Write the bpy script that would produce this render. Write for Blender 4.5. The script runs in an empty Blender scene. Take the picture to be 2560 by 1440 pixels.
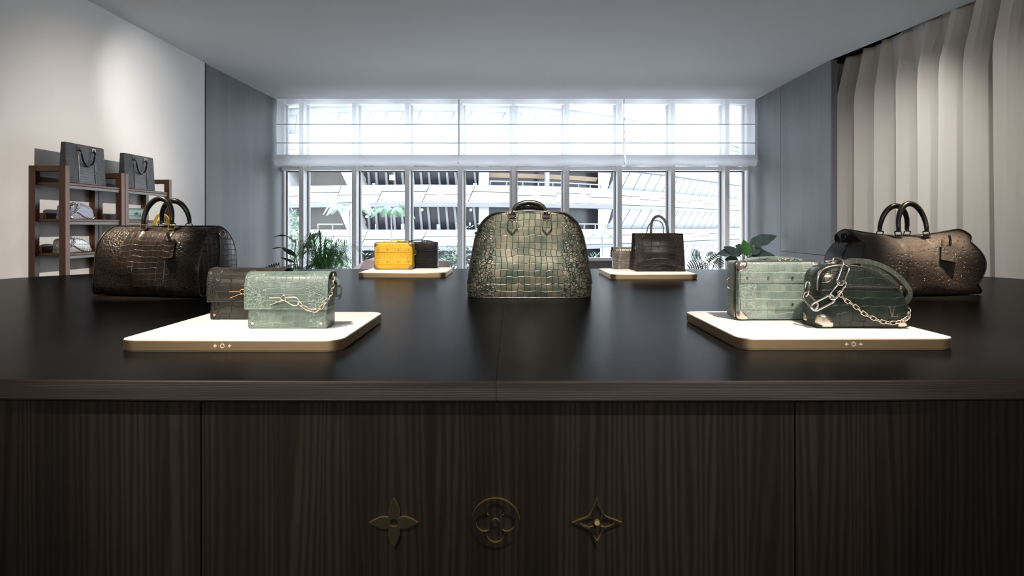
import bpy, bmesh, math, random
from mathutils import Vector, Matrix, noise as mnoise
random.seed(7)
SC = bpy.context.scene
COL = SC.collection
PI = math.pi
R = math.radians

# ------------------------------------------------------------------ camera, sky, lights, exposure
EYE = 1.25
cam_d = bpy.data.cameras.new('camera')
cam = bpy.data.objects.new('camera', cam_d); COL.objects.link(cam)
cam.location = (0, 0, EYE); cam.rotation_euler = (PI / 2, 0, 0)
cam_d.sensor_width = 36.0; cam_d.lens = 23.906
cam_d.shift_y = -0.0602; cam_d.clip_end = 300
SC.camera = cam

world = bpy.data.worlds.new('World'); SC.world = world
world.use_nodes = True
bg = world.node_tree.nodes['Background']
bg.inputs[0].default_value = (0.86, 0.93, 1.0, 1); bg.inputs[1].default_value = 4.4

vs = SC.view_settings
vs.view_transform = 'Standard'; vs.look = 'None'; vs.gamma = 1.0; vs.exposure = 1.0
vs.use_curve_mapping = False
SC.cycles.use_denoising = True
SC.cycles.max_bounces = 10; SC.cycles.transparent_max_bounces = 16
SC.cycles.sample_clamp_indirect = 6.0
SC.cycles.caustics_reflective = False; SC.cycles.caustics_refractive = False

def sun(name, energy, rot, angle=2.0, color=(1, .97, .92)):
    d = bpy.data.lights.new(name, 'SUN'); d.energy = energy; d.angle = R(angle); d.color = color
    o = bpy.data.objects.new(name, d); COL.objects.link(o); o.rotation_euler = rot
    return o
sun('sun', 2.2, (R(38), 0, R(-14)))          # shines from behind this building onto the facade outside

def spot(name, loc, aim, energy, cone, blend=.5, color=(1, .80, .58), size=.035):
    d = bpy.data.lights.new(name, 'SPOT'); d.energy = energy; d.spot_size = R(cone); d.spot_blend = blend
    d.color = color; d.shadow_soft_size = size
    o = bpy.data.objects.new(name, d); COL.objects.link(o); o.location = loc
    o.rotation_euler = (Vector(aim) - Vector(loc)).to_track_quat('-Z', 'Y').to_euler()
    return o
WARM = (1, .78, .55); SOFT = (1, .90, .80)
CZ = 3.02
# ceiling downlights and added fill spots, all nearer than the part of the ceiling in view
spot('downlight_and_fill', (-0.95, 1.30, CZ), (-0.74, 2.05, .95), 150, 34, .6, SOFT)
spot('downlight_and_fill', (1.15, 1.30, CZ), (0.92, 2.08, .95), 150, 34, .6, SOFT)
spot('downlight_and_fill', (-2.50, 3.02, CZ), (-1.80, 3.26, 1.15), 480, 17, 1.0, WARM)
spot('downlight_and_fill', (0.10, 2.10, CZ), (0.08, 3.15, 1.08), 330, 17, 1.0, SOFT)
spot('downlight_and_fill', (2.45, 3.00, CZ), (2.00, 3.26, 1.12), 430, 16, 1.0, WARM)
spot('downlight_and_fill', (-0.75, 3.75, CZ), (-0.73, 4.70, .95), 140, 22, .6, SOFT)
spot('downlight_and_fill', (0.85, 3.55, CZ), (0.90, 4.52, .95), 140, 22, .6, SOFT)
spot('downlight_and_fill', (1.60, 4.70, CZ), (-3.30, 5.45, 1.20), 430, 40, .9, (1, .90, .80), .05)        # washes the shelf wall
spot('downlight_and_fill', (-1.75, 4.9, CZ), (-3.36, 6.25, 2.35), 70, 42, 1.0, (1, .96, .92), .05)        # scallop high on the wall
spot('downlight_and_fill', (-1.05, -0.35, CZ), (-0.60, 1.50, .95), 165, 24, 1.0, SOFT)
spot('downlight_and_fill', (0.95, -0.35, CZ), (0.40, 1.50, .95), 165, 24, 1.0, SOFT)
spot('downlight_and_fill', (2.55, 4.95, CZ), (3.75, 6.9, .8), 92, 80, 1.0, (1, .96, .91), .05)           # two unseen fill spots added to brighten the curtain
spot('downlight_and_fill', (2.45, 3.1, CZ), (3.75, 4.9, .9), 92, 80, 1.0, (1, .96, .91), .05)
spot('downlight_and_fill', (-.95, 4.98, CZ), (-1.30, 7.75, .70), 170, 34, 1.0, SOFT)                        # two unseen fill spots added to brighten the lounge chair and plants
spot('downlight_and_fill', (1.70, 4.98, CZ), (2.95, 8.75, .95), 150, 30, 1.0, SOFT)
for x_ in (-2.4, -.8, .8, 2.4):                                                                    # unseen fill lights added behind the camera to brighten ceiling and room
    spot('downlight_and_fill', (x_, -1.9, CZ), (x_, -3.2, 1.3), 30, 90, 1.0, (1, .95, .9), .06)
    spot('fill_uplight', (x_, -2.6, 2.25), (x_ * .8, 1.5, 3.3), 75, 100, 1.0, (1, .95, .9), .08)
    spot('downlight_and_fill', (x_, -.9, CZ), (x_, -1.3, 0), 30, 100, 1.0, (1, .95, .9), .06)

# ------------------------------------------------------------------ materials
MATS = {}
def nmat(name):
    m = bpy.data.materials.new(name); m.use_nodes = True
    nt = m.node_tree; b = nt.nodes['Principled BSDF']
    MATS[name] = m
    return m, nt, b
def c4(c): return (c[0], c[1], c[2], 1.0)
def node(nt, t, **kw):
    n = nt.nodes.new(t)
    for k, v in kw.items(): setattr(n, k, v)
    return n
def math_n(nt, op, a, b=None, clamp=False):
    n = node(nt, 'ShaderNodeMath', operation=op); n.use_clamp = clamp
    for i, v in enumerate((a, b)):
        if v is None: continue
        if isinstance(v, (int, float)): n.inputs[i].default_value = v
        else: nt.links.new(v, n.inputs[i])
    return n.outputs[0]
def maprange(nt, v, a, b, c=0., d=1., smooth=True):
    n = node(nt, 'ShaderNodeMapRange', interpolation_type='SMOOTHSTEP' if smooth else 'LINEAR')
    nt.links.new(v, n.inputs[0])
    for i, x in enumerate((a, b, c, d)): n.inputs[1 + i].default_value = x
    return n.outputs[0]
def mixc(nt, f, a, b):
    n = node(nt, 'ShaderNodeMix', data_type='RGBA')
    for i, v in ((0, f), (6, a), (7, b)):
        if isinstance(v, (int, float)): n.inputs[i].default_value = v
        elif isinstance(v, tuple): n.inputs[i].default_value = c4(v)
        else: nt.links.new(v, n.inputs[i])
    return n.outputs[2]
def mixf(nt, f, a, b):
    n = node(nt, 'ShaderNodeMix', data_type='FLOAT')
    for i, v in ((0, f), (2, a), (3, b)):
        if isinstance(v, (int, float)): n.inputs[i].default_value = v
        else: nt.links.new(v, n.inputs[i])
    return n.outputs[0]
def bump(nt, b, h, strength, dist):
    n = node(nt, 'ShaderNodeBump'); n.inputs['Strength'].default_value = strength; n.inputs['Distance'].default_value = dist
    nt.links.new(h, n.inputs['Height']); nt.links.new(n.outputs[0], b.inputs['Normal'])
def noise(nt, vec, scale, detail=2., rough=.5):
    n = node(nt, 'ShaderNodeTexNoise'); n.inputs['Scale'].default_value = scale
    n.inputs['Detail'].default_value = detail; n.inputs['Roughness'].default_value = rough
    if vec is not None: nt.links.new(vec, n.inputs['Vector'])
    return n
def coords(nt, kind='Object', scale=None):
    t = node(nt, 'ShaderNodeTexCoord'); o = t.outputs[kind]
    if scale:
        m = node(nt, 'ShaderNodeMapping'); m.inputs['Scale'].default_value = scale
        nt.links.new(o, m.inputs[0]); o = m.outputs[0]
    return o

def plain(name, col, rough=.5, metal=0., var=.06, nscale=30., bmp=0., spec=.5, coat=0.):
    m, nt, b = nmat(name)
    n = noise(nt, coords(nt), nscale, 3)
    dark = tuple(max(0, c * (1 - var)) for c in col); lite = tuple(c * (1 + var) for c in col)
    nt.links.new(mixc(nt, n.outputs[0], dark, lite), b.inputs['Base Color'])
    b.inputs['Roughness'].default_value = rough; b.inputs['Metallic'].default_value = metal
    b.inputs['Specular IOR Level'].default_value = spec; b.inputs['Coat Weight'].default_value = coat
    if bmp: bump(nt, b, n.outputs[0], .4, bmp)
    return m

def wood(name, c1, c2, scale, rough=.45, dist=2.5, bands=9., bmp=.0006, spec=.5, coat=0., dirn='X'):
    m, nt, b = nmat(name)
    v = coords(nt, 'Object', scale)
    w = node(nt, 'ShaderNodeTexWave', wave_type='BANDS', bands_direction=dirn, wave_profile='SIN')
    w.inputs['Scale'].default_value = bands; w.inputs['Distortion'].default_value = dist
    w.inputs['Detail'].default_value = 3; w.inputs['Detail Scale'].default_value = .6
    nt.links.new(v, w.inputs['Vector'])
    n = noise(nt, v, 45, 5, .65); n2 = noise(nt, v, 1.1, 2)
    g = math_n(nt, 'ADD', math_n(nt, 'MULTIPLY', w.outputs[1], .5), math_n(nt, 'MULTIPLY', n.outputs[0], .5))
    g = math_n(nt, 'MULTIPLY', g, maprange(nt, n2.outputs[0], .3, .7, .55, 1.25))
    nt.links.new(mixc(nt, maprange(nt, g, .15, .85), c1, c2), b.inputs['Base Color'])
    b.inputs['Roughness'].default_value = rough; b.inputs['Specular IOR Level'].default_value = spec
    b.inputs['Coat Weight'].default_value = coat; b.inputs['Coat Roughness'].default_value = .3
    if bmp: bump(nt, b, g, .5, bmp)
    return m

def croc(name, a, b_, line, tile=(.026, .031), small=.011, belly=.13, rough=.26, bmp=.0016, center=0., spec=.5, metal=0., wob=.010, rnd=.8):
    """Scaly leather: square belly tiles in the middle, round flank scales beyond, patterned in metres over the UV."""
    m, nt, b = nmat(name)
    uv = coords(nt, 'UV')
    wobn = noise(nt, uv, 11, 2)
    off = node(nt, 'ShaderNodeVectorMath', operation='SUBTRACT'); nt.links.new(wobn.outputs[1], off.inputs[0]); off.inputs[1].default_value = (.5, .5, .5)
    sc = node(nt, 'ShaderNodeVectorMath', operation='MULTIPLY'); nt.links.new(off.outputs[0], sc.inputs[0]); sc.inputs[1].default_value = (wob * 2.2, wob * 3.6, 0)
    ad = node(nt, 'ShaderNodeVectorMath', operation='ADD'); nt.links.new(uv, ad.inputs[0]); nt.links.new(sc.outputs[0], ad.inputs[1])
    v = ad.outputs[0]
    sep = node(nt, 'ShaderNodeSeparateXYZ'); nt.links.new(v, sep.inputs[0])
    edge_n = noise(nt, uv, 22, 1)
    mask = maprange(nt, math_n(nt, 'ADD', math_n(nt, 'ABSOLUTE', math_n(nt, 'SUBTRACT', sep.outputs[0], center)), math_n(nt, 'MULTIPLY', math_n(nt, 'SUBTRACT', edge_n.outputs[0], .5), belly * .55)), belly * .93, belly * 1.03)
    br = node(nt, 'ShaderNodeTexBrick'); br.offset = .14; br.offset_frequency = 3; br.squash = 1.
    br.inputs['Scale'].default_value = 1.; br.inputs['Brick Width'].default_value = tile[0]; br.inputs['Row Height'].default_value = tile[1]
    br.inputs['Mortar Size'].default_value = min(tile) * .07; br.inputs['Mortar Smooth'].default_value = 1.
    br.inputs['Color1'].default_value = (0, 0, 0, 1); br.inputs['Color2'].default_value = (1, 1, 1, 1); br.inputs['Mortar'].default_value = (.5, .5, .5, 1)
    nt.links.new(v, br.inputs['Vector'])
    vo = node(nt, 'ShaderNodeTexVoronoi', feature='DISTANCE_TO_EDGE'); vo.inputs['Scale'].default_value = 1 / small; vo.inputs['Randomness'].default_value = rnd
    vc = node(nt, 'ShaderNodeTexVoronoi', feature='F1'); vc.inputs['Scale'].default_value = 1 / small; vc.inputs['Randomness'].default_value = rnd
    nt.links.new(v, vo.inputs['Vector']); nt.links.new(v, vc.inputs['Vector'])
    hb = math_n(nt, 'SUBTRACT', 1., br.outputs['Fac'])
    hv = maprange(nt, vo.outputs['Distance'], .0, .15)
    h = mixf(nt, mask, hb, hv)
    cellr = mixf(nt, mask, br.outputs['Color'], vc.outputs['Color'])
    tone = noise(nt, uv, 14, 3)
    t = math_n(nt, 'ADD', math_n(nt, 'MULTIPLY', cellr, .45), maprange(nt, tone.outputs[0], .3, .7, 0, .6), True)
    nt.links.new(mixc(nt, maprange(nt, h, .15, .75), line, mixc(nt, t, a, b_)), b.inputs['Base Color'])
    nt.links.new(mixf(nt, maprange(nt, h, .2, .8), min(1, rough + .3), rough), b.inputs['Roughness'])
    b.inputs['Specular IOR Level'].default_value = spec; b.inputs['Metallic'].default_value = metal
    fine = noise(nt, uv, 420, 2)
    hh = math_n(nt, 'ADD', h, math_n(nt, 'MULTIPLY', fine.outputs[0], .06))
    bump(nt, b, hh, .9, bmp)
    return m

def ostrich(name, a, b_, dot):
    m, nt, b = nmat(name)
    uv = coords(nt, 'UV')
    vo = node(nt, 'ShaderNodeTexVoronoi', feature='F1'); vo.inputs['Scale'].default_value = 56; vo.inputs['Randomness'].default_value = .8
    nt.links.new(uv, vo.inputs['Vector'])
    quill = maprange(nt, vo.outputs['Distance'], .12, .46, 1, 0)
    pit = maprange(nt, vo.outputs['Distance'], .05, .24, 1, 0)
    fine = noise(nt, uv, 260, 4, .7); tone = noise(nt, uv, 9, 3)
    base = mixc(nt, maprange(nt, tone.outputs[0], .3, .7), a, b_)
    nt.links.new(mixc(nt, math_n(nt, 'MULTIPLY', pit, .9), base, dot), b.inputs['Base Color'])
    b.inputs['Roughness'].default_value = .36
    bump(nt, b, math_n(nt, 'ADD', math_n(nt, 'SUBTRACT', quill, pit), math_n(nt, 'MULTIPLY', fine.outputs[0], .8)), 1., .0030)
    return m

def brushed(name, col, rough=.28):
    m, nt, b = nmat(name)
    n = noise(nt, coords(nt, 'Object', (3, 3, 260)), 6, 3)
    nt.links.new(mixc(nt, n.outputs[0], tuple(c * .86 for c in col), tuple(c * 1.1 for c in col)), b.inputs['Base Color'])
    b.inputs['Metallic'].default_value = 1.; b.inputs['Roughness'].default_value = rough
    bump(nt, b, n.outputs[0], .15, .0004)
    return m

def sheer(name, col, clear, soft=.5):
    """Translucent cloth: part light passes straight, part is scattered."""
    m, nt, b = nmat(name)
    nt.nodes.remove(b)
    out = nt.nodes['Material Output']
    tr = node(nt, 'ShaderNodeBsdfTransparent'); tr.inputs[0].default_value = (1, 1, 1, 1)
    tl = node(nt, 'ShaderNodeBsdfTranslucent'); df = node(nt, 'ShaderNodeBsdfDiffuse')
    n = noise(nt, coords(nt, 'Object', (60, 60, 60)), 9, 2)
    c = mixc(nt, n.outputs[0], tuple(x * .95 for x in col), col)
    nt.links.new(c, tl.inputs[0]); nt.links.new(c, df.inputs[0])
    a = node(nt, 'ShaderNodeMixShader'); a.inputs[0].default_value = soft
    nt.links.new(tl.outputs[0], a.inputs[1]); nt.links.new(df.outputs[0], a.inputs[2])
    d = node(nt, 'ShaderNodeMixShader'); d.inputs[0].default_value = clear
    nt.links.new(a.outputs[0], d.inputs[1]); nt.links.new(tr.outputs[0], d.inputs[2])
    nt.links.new(d.outputs[0], out.inputs[0])
    return m

def pane_glass(name, tint=(.97, .99, 1.)):
    m, nt, b = nmat(name)
    nt.nodes.remove(b); out = nt.nodes['Material Output']
    tr = node(nt, 'ShaderNodeBsdfTransparent'); tr.inputs[0].default_value = c4(tint)
    gl = node(nt, 'ShaderNodeBsdfGlossy'); gl.inputs['Roughness'].default_value = .02
    fr = node(nt, 'ShaderNodeFresnel'); fr.inputs[0].default_value = 1.3
    mx = node(nt, 'ShaderNodeMixShader'); nt.links.new(fr.outputs[0], mx.inputs[0])
    nt.links.new(tr.outputs[0], mx.inputs[1]); nt.links.new(gl.outputs[0], mx.inputs[2]); nt.links.new(mx.outputs[0], out.inputs[0])
    return m

def leafmat(name, col, back, rough=.35):
    m, nt, b = nmat(name)
    n = noise(nt, coords(nt), 18, 3)
    nt.links.new(mixc(nt, n.outputs[0], col, back), b.inputs['Base Color'])
    b.inputs['Roughness'].default_value = rough
    b.inputs['Subsurface Weight'].default_value = 0.
    return m

plaster = plain('wall_plaster', (.70, .69, .68), .85, var=.02, nscale=60, bmp=.0004)
ceil_m = plain('ceiling_paint', (.50, .50, .51), .9, var=.015, nscale=8)
bluewood = wood('blue_grey_oak', (.105, .108, .122), (.150, .153, .168), (3.2, 3.2, .30), .55, 9., 4., .0004, dirn='Y')
floor_m = plain('floor_stone', (.52, .50, .48), .45, var=.06, nscale=3)
tabletop_m = wood('espresso_top', (.0040, .0038, .0040), (.0085, .0078, .008), (.5, 6, 6), .27, 3., 6., .0003, .006, dirn='Y')
panel_m = wood('espresso_panel', (.0095, .0073, .0058), (.0235, .018, .014), (12, 12, .55), .5, 20., 1.6, .0006, .15)
edge_m = wood('espresso_edge', (.016, .012, .0095), (.05, .038, .03), (1.2, 30, 30), .45, 4., 3., .0006, dirn='Z')
gap_m = plain('shadow_gap_black', (.004, .004, .004), .8)
walnut = wood('walnut_shelf', (.062, .022, .008), (.125, .048, .017), (5, 5, .6), .42, 3., 6., .0004)
trayw = plain('tray_white', (.86, .84, .80), .55, var=.01)
trayb = brushed('tray_brass', (.50, .365, .215), .42)
brass = plain('brass', (.95, .72, .28), .46, 1., .05)
brass_face = plain('aged_brass_face', (.042, .036, .020), .45, .6, .1)
mark_m = plain('mark_glint', (.85, .74, .58), .5, .3, .02)  # pale tone paints the glints of the tray marks
gold = plain('gold', (.83, .60, .33), .18, 1., .03)
rose = plain('rose_gold', (.80, .48, .28), .2, 1., .03)
silver = plain('silver', (.80, .76, .72), .15, 1., .03)
champagne = plain('champagne_metal', (.78, .68, .56), .24, 1., .03)
gunmetal = plain('gunmetal', (.10, .10, .105), .3, 1., .03)
curtain_m = plain('curtain_cloth', (.50, .475, .44), .9, var=.03, nscale=300, bmp=.0005)
blind_m = sheer('blind_cloth', (.84, .85, .88), .40, .14)
fold_m = sheer('blind_fold_cloth', (.80, .80, .82), .03, .62)
batten_m = plain('blind_batten', (.40, .42, .46), .6)
frame_m = plain('window_metal', (.82, .81, .82), .42, 0., .02)
gasket_m = plain('window_gasket', (.05, .055, .06), .6)
glass_m = pane_glass('window_glass')

# leathers
alma_m = croc('croc_metallic_green', (.030, .056, .040), (.185, .168, .120), (.008, .008, .006), (.0262, .0325), .0155, .165, .28, .0011, 0, .6, .5)
black_croc = croc('croc_black_brown', (.006, .0048, .0043), (.017, .012, .0095), (.003, .0025, .0025), (.030, .027), .015, .15, .24, .0008, 0, .35)
black_plain = plain('black_leather', (.009, .0075, .007), .3, var=.2, nscale=200, bmp=.0004)
ostrich_m = ostrich('ostrich_brown', (.019, .0135, .011), (.036, .025, .020), (.012, .009, .008))
dark_end_m = plain('ostrich_dark_end', (.022, .019, .019), .4, var=.25, nscale=160, bmp=.0006)
green_croc = croc('croc_sage_green', (.078, .122, .100), (.195, .255, .212), (.25, .305, .26), (.018, .020), .0085, .062, .3, .0011)
mint_croc = croc('croc_mint', (.150, .205, .172), (.32, .385, .325), (.40, .44, .39), (.019, .022), .0085, .075, .3, .0011)
olive_croc = croc('croc_dark_olive', (.018, .014, .010), (.050, .043, .030), (.010, .008, .006), (.045, .022), .012, .085, .3, .0009)
deep_green = croc('croc_deep_green', (.009, .015, .011), (.020, .029, .018), (.007, .010, .007), (.034, .021), .012, .20, .27, .0011)
strap_green = croc('croc_strap_green', (.042, .050, .038), (.078, .088, .066), (.11, .11, .085), (.028, .05), .012, .8, .34, .0008)
yellow_croc = croc('croc_yellow', (.72, .40, .012), (.86, .54, .03), (.55, .32, .02), (.020, .012), .006, .10, .38, .0007)
yellow_plain = plain('yellow_leather', (.85, .56, .06), .4, var=.08, nscale=120)
jet_croc = croc('croc_jet', (.005, .005, .0055), (.011, .011, .012), (.012, .012, .013), (.03, .016), .008, .11, .30, .001, 0, .2)
grey_croc = croc('croc_metal_grey', (.15, .13, .11), (.34, .30, .26), (.035, .03, .026), (.030, .018), .010, .085, .3, .0014, 0, .5, .3)
slate_croc = croc('croc_slate', (.028, .029, .033), (.046, .047, .053), (.014, .0145, .017), (.022, .018), .009, .11, .42, .0008)
lilac_m = croc('croc_lilac', (.20, .20, .29), (.30, .30, .40), (.16, .16, .22), (.03, .03), .012, .2, .3, .0004)
silver_lea = croc('croc_silver', (.32, .30, .29), (.48, .46, .45), (.2, .19, .18), (.03, .03), .012, .2, .26, .0005, 0, .5, .4)
teal_m = croc('croc_teal', (.17, .27, .26), (.24, .36, .34), (.14, .22, .21), (.02, .02), .01, .2, .38, .0004)
tape_dark = plain('zip_tape_dark', (.006, .007, .006), .6)
chair_m = plain('chair_cloth', (.66, .66, .73), .9, var=.04, nscale=200, bmp=.0006)
pillow_m = plain('cushion_velvet', (.42, .33, .36), .8, var=.1, nscale=20)
leaf_dark = leafmat('leaf_dark', (.010, .030, .014), (.022, .060, .024))
leaf_fern = leafmat('leaf_fern', (.022, .11, .022), (.08, .24, .055), .5)
leaf_sheen = leafmat('leaf_sheen', (.03, .055, .045), (.10, .14, .13), .22)  # lighter grey tone stands in for silver reflections on the leaves
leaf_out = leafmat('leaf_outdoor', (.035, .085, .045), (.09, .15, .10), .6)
leaf_hazed = leafmat('leaf_outdoor_hazed', (.10, .18, .11), (.22, .30, .23), .6)  # paleness puts haze and overexposure into the leaf colour
stem_m = plain('plant_stem', (.05, .07, .035), .6)
pot_m = plain('pot_clay', (.30, .29, .28), .7)
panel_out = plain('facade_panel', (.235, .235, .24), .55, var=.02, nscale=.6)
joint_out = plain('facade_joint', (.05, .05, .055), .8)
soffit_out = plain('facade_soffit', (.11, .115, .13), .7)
louvre_out = plain('facade_louvre', (.20, .215, .235), .5, var=.02, nscale=2)
darkglass = plain('facade_dark_glass', (.018, .017, .022), .25, var=.4, nscale=.9, spec=.25)
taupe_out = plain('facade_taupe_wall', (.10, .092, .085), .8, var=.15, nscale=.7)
bar_out = plain('facade_bar', (.13, .135, .145), .5)
ground_out = plain('pavement_light', (.68, .68, .69), .8)
lamp_m, _nt, _b = nmat('far_lamp')
_b.inputs['Emission Color'].default_value = (1, .96, .88, 1); _b.inputs['Emission Strength'].default_value = 3.
sign_m, _nt, _b = nmat('exit_sign_lit')
_b.inputs['Emission Color'].default_value = (.82, 1, .86, 1); _b.inputs['Emission Strength'].default_value = 1.4

# ------------------------------------------------------------------ mesh helpers
def crom(P, n, closed=False):
    """Catmull-Rom through P, n steps per span."""
    P = [Vector(p) for p in P]; out = []; L = len(P)
    for i in range(L if closed else L - 1):
        if closed: a, b, c, d = (P[(i + k) % L] for k in (-1, 0, 1, 2))
        else: a, b, c, d = P[max(i - 1, 0)], P[i], P[i + 1], P[min(i + 2, L - 1)]
        for k in range(n):
            t = k / n
            out.append(.5 * ((2 * b) + (c - a) * t + (2 * a - 5 * b + 4 * c - d) * t * t + (3 * b - a - 3 * c + d) * t ** 3))
    if not closed: out.append(P[-1])
    return out
def resample(P, step=None, count=None, closed=False):
    P = [Vector(p) for p in P]
    if closed: P = P + [P[0]]
    L = [0.]
    for a, b in zip(P, P[1:]): L.append(L[-1] + (b - a).length)
    tot = L[-1]
    if count is None: count = max(2, int(round(tot / step)) + 1)
    out = []; j = 0
    for i in range(count):
        s = tot * i / ((count) if closed else (count - 1))
        while j < len(L) - 2 and L[j + 1] < s: j += 1
        t = (s - L[j]) / max(1e-9, L[j + 1] - L[j]); out.append(P[j].lerp(P[j + 1], t))
    return out
def arc(cx, cy, r, a0, a1, n):
    return [(cx + r * math.cos(R(a0 + (a1 - a0) * i / n)), cy + r * math.sin(R(a0 + (a1 - a0) * i / n))) for i in range(n + 1)]
def rrect(x0, y0, x1, y1, r, n=6):
    return arc(x1 - r, y0 + r, r, -90, 0, n) + arc(x1 - r, y1 - r, r, 0, 90, n) + arc(x0 + r, y1 - r, r, 90, 180, n) + arc(x0 + r, y0 + r, r, 180, 270, n)
def interp(tab, x):
    if x <= tab[0][0]: return tab[0][1]
    for (a, p), (b, q) in zip(tab, tab[1:]):
        if x <= b: return p + (q - p) * (x - a) / (b - a)
    return tab[-1][1]

class MB:
    def __init__(s): s.v = []; s.f = []; s.u = []; s.mi = []
    def add(s, v, f, uv=None, mi=0):
        o = len(s.v); s.v += [Vector(p) for p in v]
        for i, fc in enumerate(f):
            s.f.append([o + k for k in fc]); s.u.append(None if uv is None else [uv[k] for k in fc]); s.mi.append(mi)
        return s
    def box(s, c, d, rot=None, mi=0):
        hx, hy, hz = d[0] / 2, d[1] / 2, d[2] / 2
        P = [Vector((x, y, z)) for x in (-hx, hx) for y in (-hy, hy) for z in (-hz, hz)]
        if rot is not None: P = [rot @ p for p in P]
        return s.add([p + Vector(c) for p in P], [(0, 1, 3, 2), (4, 6, 7, 5), (0, 4, 5, 1), (2, 3, 7, 6), (0, 2, 6, 4), (1, 5, 7, 3)], None, mi)
    def rbox(s, c, d, r, seg=3, rot=None, fn=None, cuts=0):
        bm = bmesh.new(); bmesh.ops.create_cube(bm, size=1.)
        for v in bm.verts: v.co = Vector((v.co.x * d[0], v.co.y * d[1], v.co.z * d[2]))
        bmesh.ops.bevel(bm, geom=list(bm.edges), offset=r, segments=seg, profile=.5, affect='EDGES')
        if cuts: bmesh.ops.subdivide_edges(bm, edges=[e for e in bm.edges if e.calc_length() > r * 2.2], cuts=cuts, use_grid_fill=True)
        bm.verts.ensure_lookup_table(); bm.verts.index_update()
        P = [v.co.copy() for v in bm.verts]
        if fn: P = [Vector(fn(p)) for p in P]
        if rot is not None: P = [rot @ p for p in P]
        F = [[v.index for v in f.verts] for f in bm.faces]; bm.free()
        return s.add([p + Vector(c) for p in P], F)
    def grid(s, fn, nu, nv, cu=False, cv=False, uv=None, flip=False):
        V = []; U = []
        for i in range(nu + (0 if cu else 1)):
            for j in range(nv + (0 if cv else 1)):
                V.append(fn(i / nu, j / nv))
                if uv: U.append(uv(i / nu, j / nv))
        W = nv + (0 if cv else 1); H = nu + (0 if cu else 1); F = []
        for i in range(nu):
            for j in range(nv):
                a = (i % H) * W + j % W; b = ((i + 1) % H) * W + j % W; c = ((i + 1) % H) * W + (j + 1) % W; d = (i % H) * W + (j + 1) % W
                F.append((a, d, c, b) if flip else (a, b, c, d))
        return s.add(V, F, U if uv else None)
    def sweep(s, P, sec, closed=False, up=None, bin_=None, caps=True, scale=None):
        P = [Vector(p) for p in P]; n = len(P); V = []; nrm = None
        for i in range(n):
            if closed: t = (P[(i + 1) % n] - P[i - 1]).normalized()
            else: t = (P[min(i + 1, n - 1)] - P[max(i - 1, 0)]).normalized()
            if bin_ is not None:
                b = Vector(bin_); nrm = b.cross(t).normalized(); b = t.cross(nrm)
            else:
                if nrm is None:
                    h = Vector(up) if up is not None else (Vector((0, 0, 1)) if abs(t.z) < .9 else Vector((0, 1, 0)))
                    nrm = h
                nrm = (nrm - t * nrm.dot(t)).normalized(); b = t.cross(nrm)
            k = scale(i / max(1, n - 1)) if scale else 1.
            for (x, y) in sec: V.append(P[i] + nrm * x * k + b * y * k)
        m = len(sec); F = []
        for i in range(n if closed else n - 1):
            for j in range(m):
                a = i * m + j; b2 = i * m + (j + 1) % m; c = ((i + 1) % n) * m + (j + 1) % m; d = ((i + 1) % n) * m + j
                F.append((a, b2, c, d))
        if not closed and caps: F.append(list(range(m))[::-1]); F.append([(n - 1) * m + j for j in range(m)])
        return s.add(V, F)
    def tube(s, P, r, closed=False, n=8, **kw):
        return s.sweep(P, [(r * math.cos(2 * PI * k / n), r * math.sin(2 * PI * k / n)) for k in range(n)], closed, **kw)
    def prism(s, O, z0, z1, M=None, cap=True, mi=0, wmi=None):
        """Outline (counter-clockwise) in local xy, from z0 to z1."""
        n = len(O); V = [Vector((p[0], p[1], z0)) for p in O] + [Vector((p[0], p[1], z1)) for p in O]
        if M is not None: V = [M @ v for v in V]
        if cap: s.add(V, [list(range(n))[::-1], list(range(n, 2 * n))], None, mi)
        s.add(V, [(i, (i + 1) % n, n + (i + 1) % n, n + i) for i in range(n)], None, mi if wmi is None else wmi)
        return s
    def disc(s, c, ax, r, h, n=14):
        ax = Vector(ax).normalized(); q = ax.to_track_quat('Z', 'Y').to_matrix()
        O = [(r * math.cos(2 * PI * k / n), r * math.sin(2 * PI * k / n)) for k in range(n)]
        return s.prism(O, 0, h, Matrix.Translation(Vector(c)) @ q.to_4x4())
    def sphere(s, c, r, n=10, sq=(1, 1, 1)):
        return s.grid(lambda u, v: Vector(c) + Vector((r * sq[0] * math.sin(PI * v) * math.cos(2 * PI * u), r * sq[1] * math.sin(PI * v) * math.sin(2 * PI * u), r * sq[2] * math.cos(PI * v))), n, n // 2, cu=True, flip=True)
    def mesh(s, name, mats, angle=40):
        me = bpy.data.meshes.new(name)
        me.from_pydata([tuple(v) for v in s.v], [], s.f)
        for m in (mats if isinstance(mats, (list, tuple)) else [mats]): me.materials.append(m)
        lay = me.uv_layers.new(name='UVMap')
        for p, u, mi in zip(me.polygons, s.u, s.mi):
            p.use_smooth = True; p.material_index = mi
            n = p.normal; ax = max(range(3), key=lambda k: abs(n[k]))
            for q, li in enumerate(p.loop_indices):
                if u is not None: lay.data[li].uv = u[q]
                else:
                    c = s.v[me.loops[li].vertex_index]
                    lay.data[li].uv = ((c.y, c.z), (c.x, c.z), (c.x, c.y))[ax]
        me.validate(); me.set_sharp_from_angle(angle=R(angle))
        return me
    def build(s, name, mats, parent=None, angle=40, loc=None):
        o = bpy.data.objects.new(name, s.mesh(name, mats, angle)); COL.objects.link(o)
        if parent is not None: o.parent = parent
        if loc is not None: o.location = loc
        return o

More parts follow.
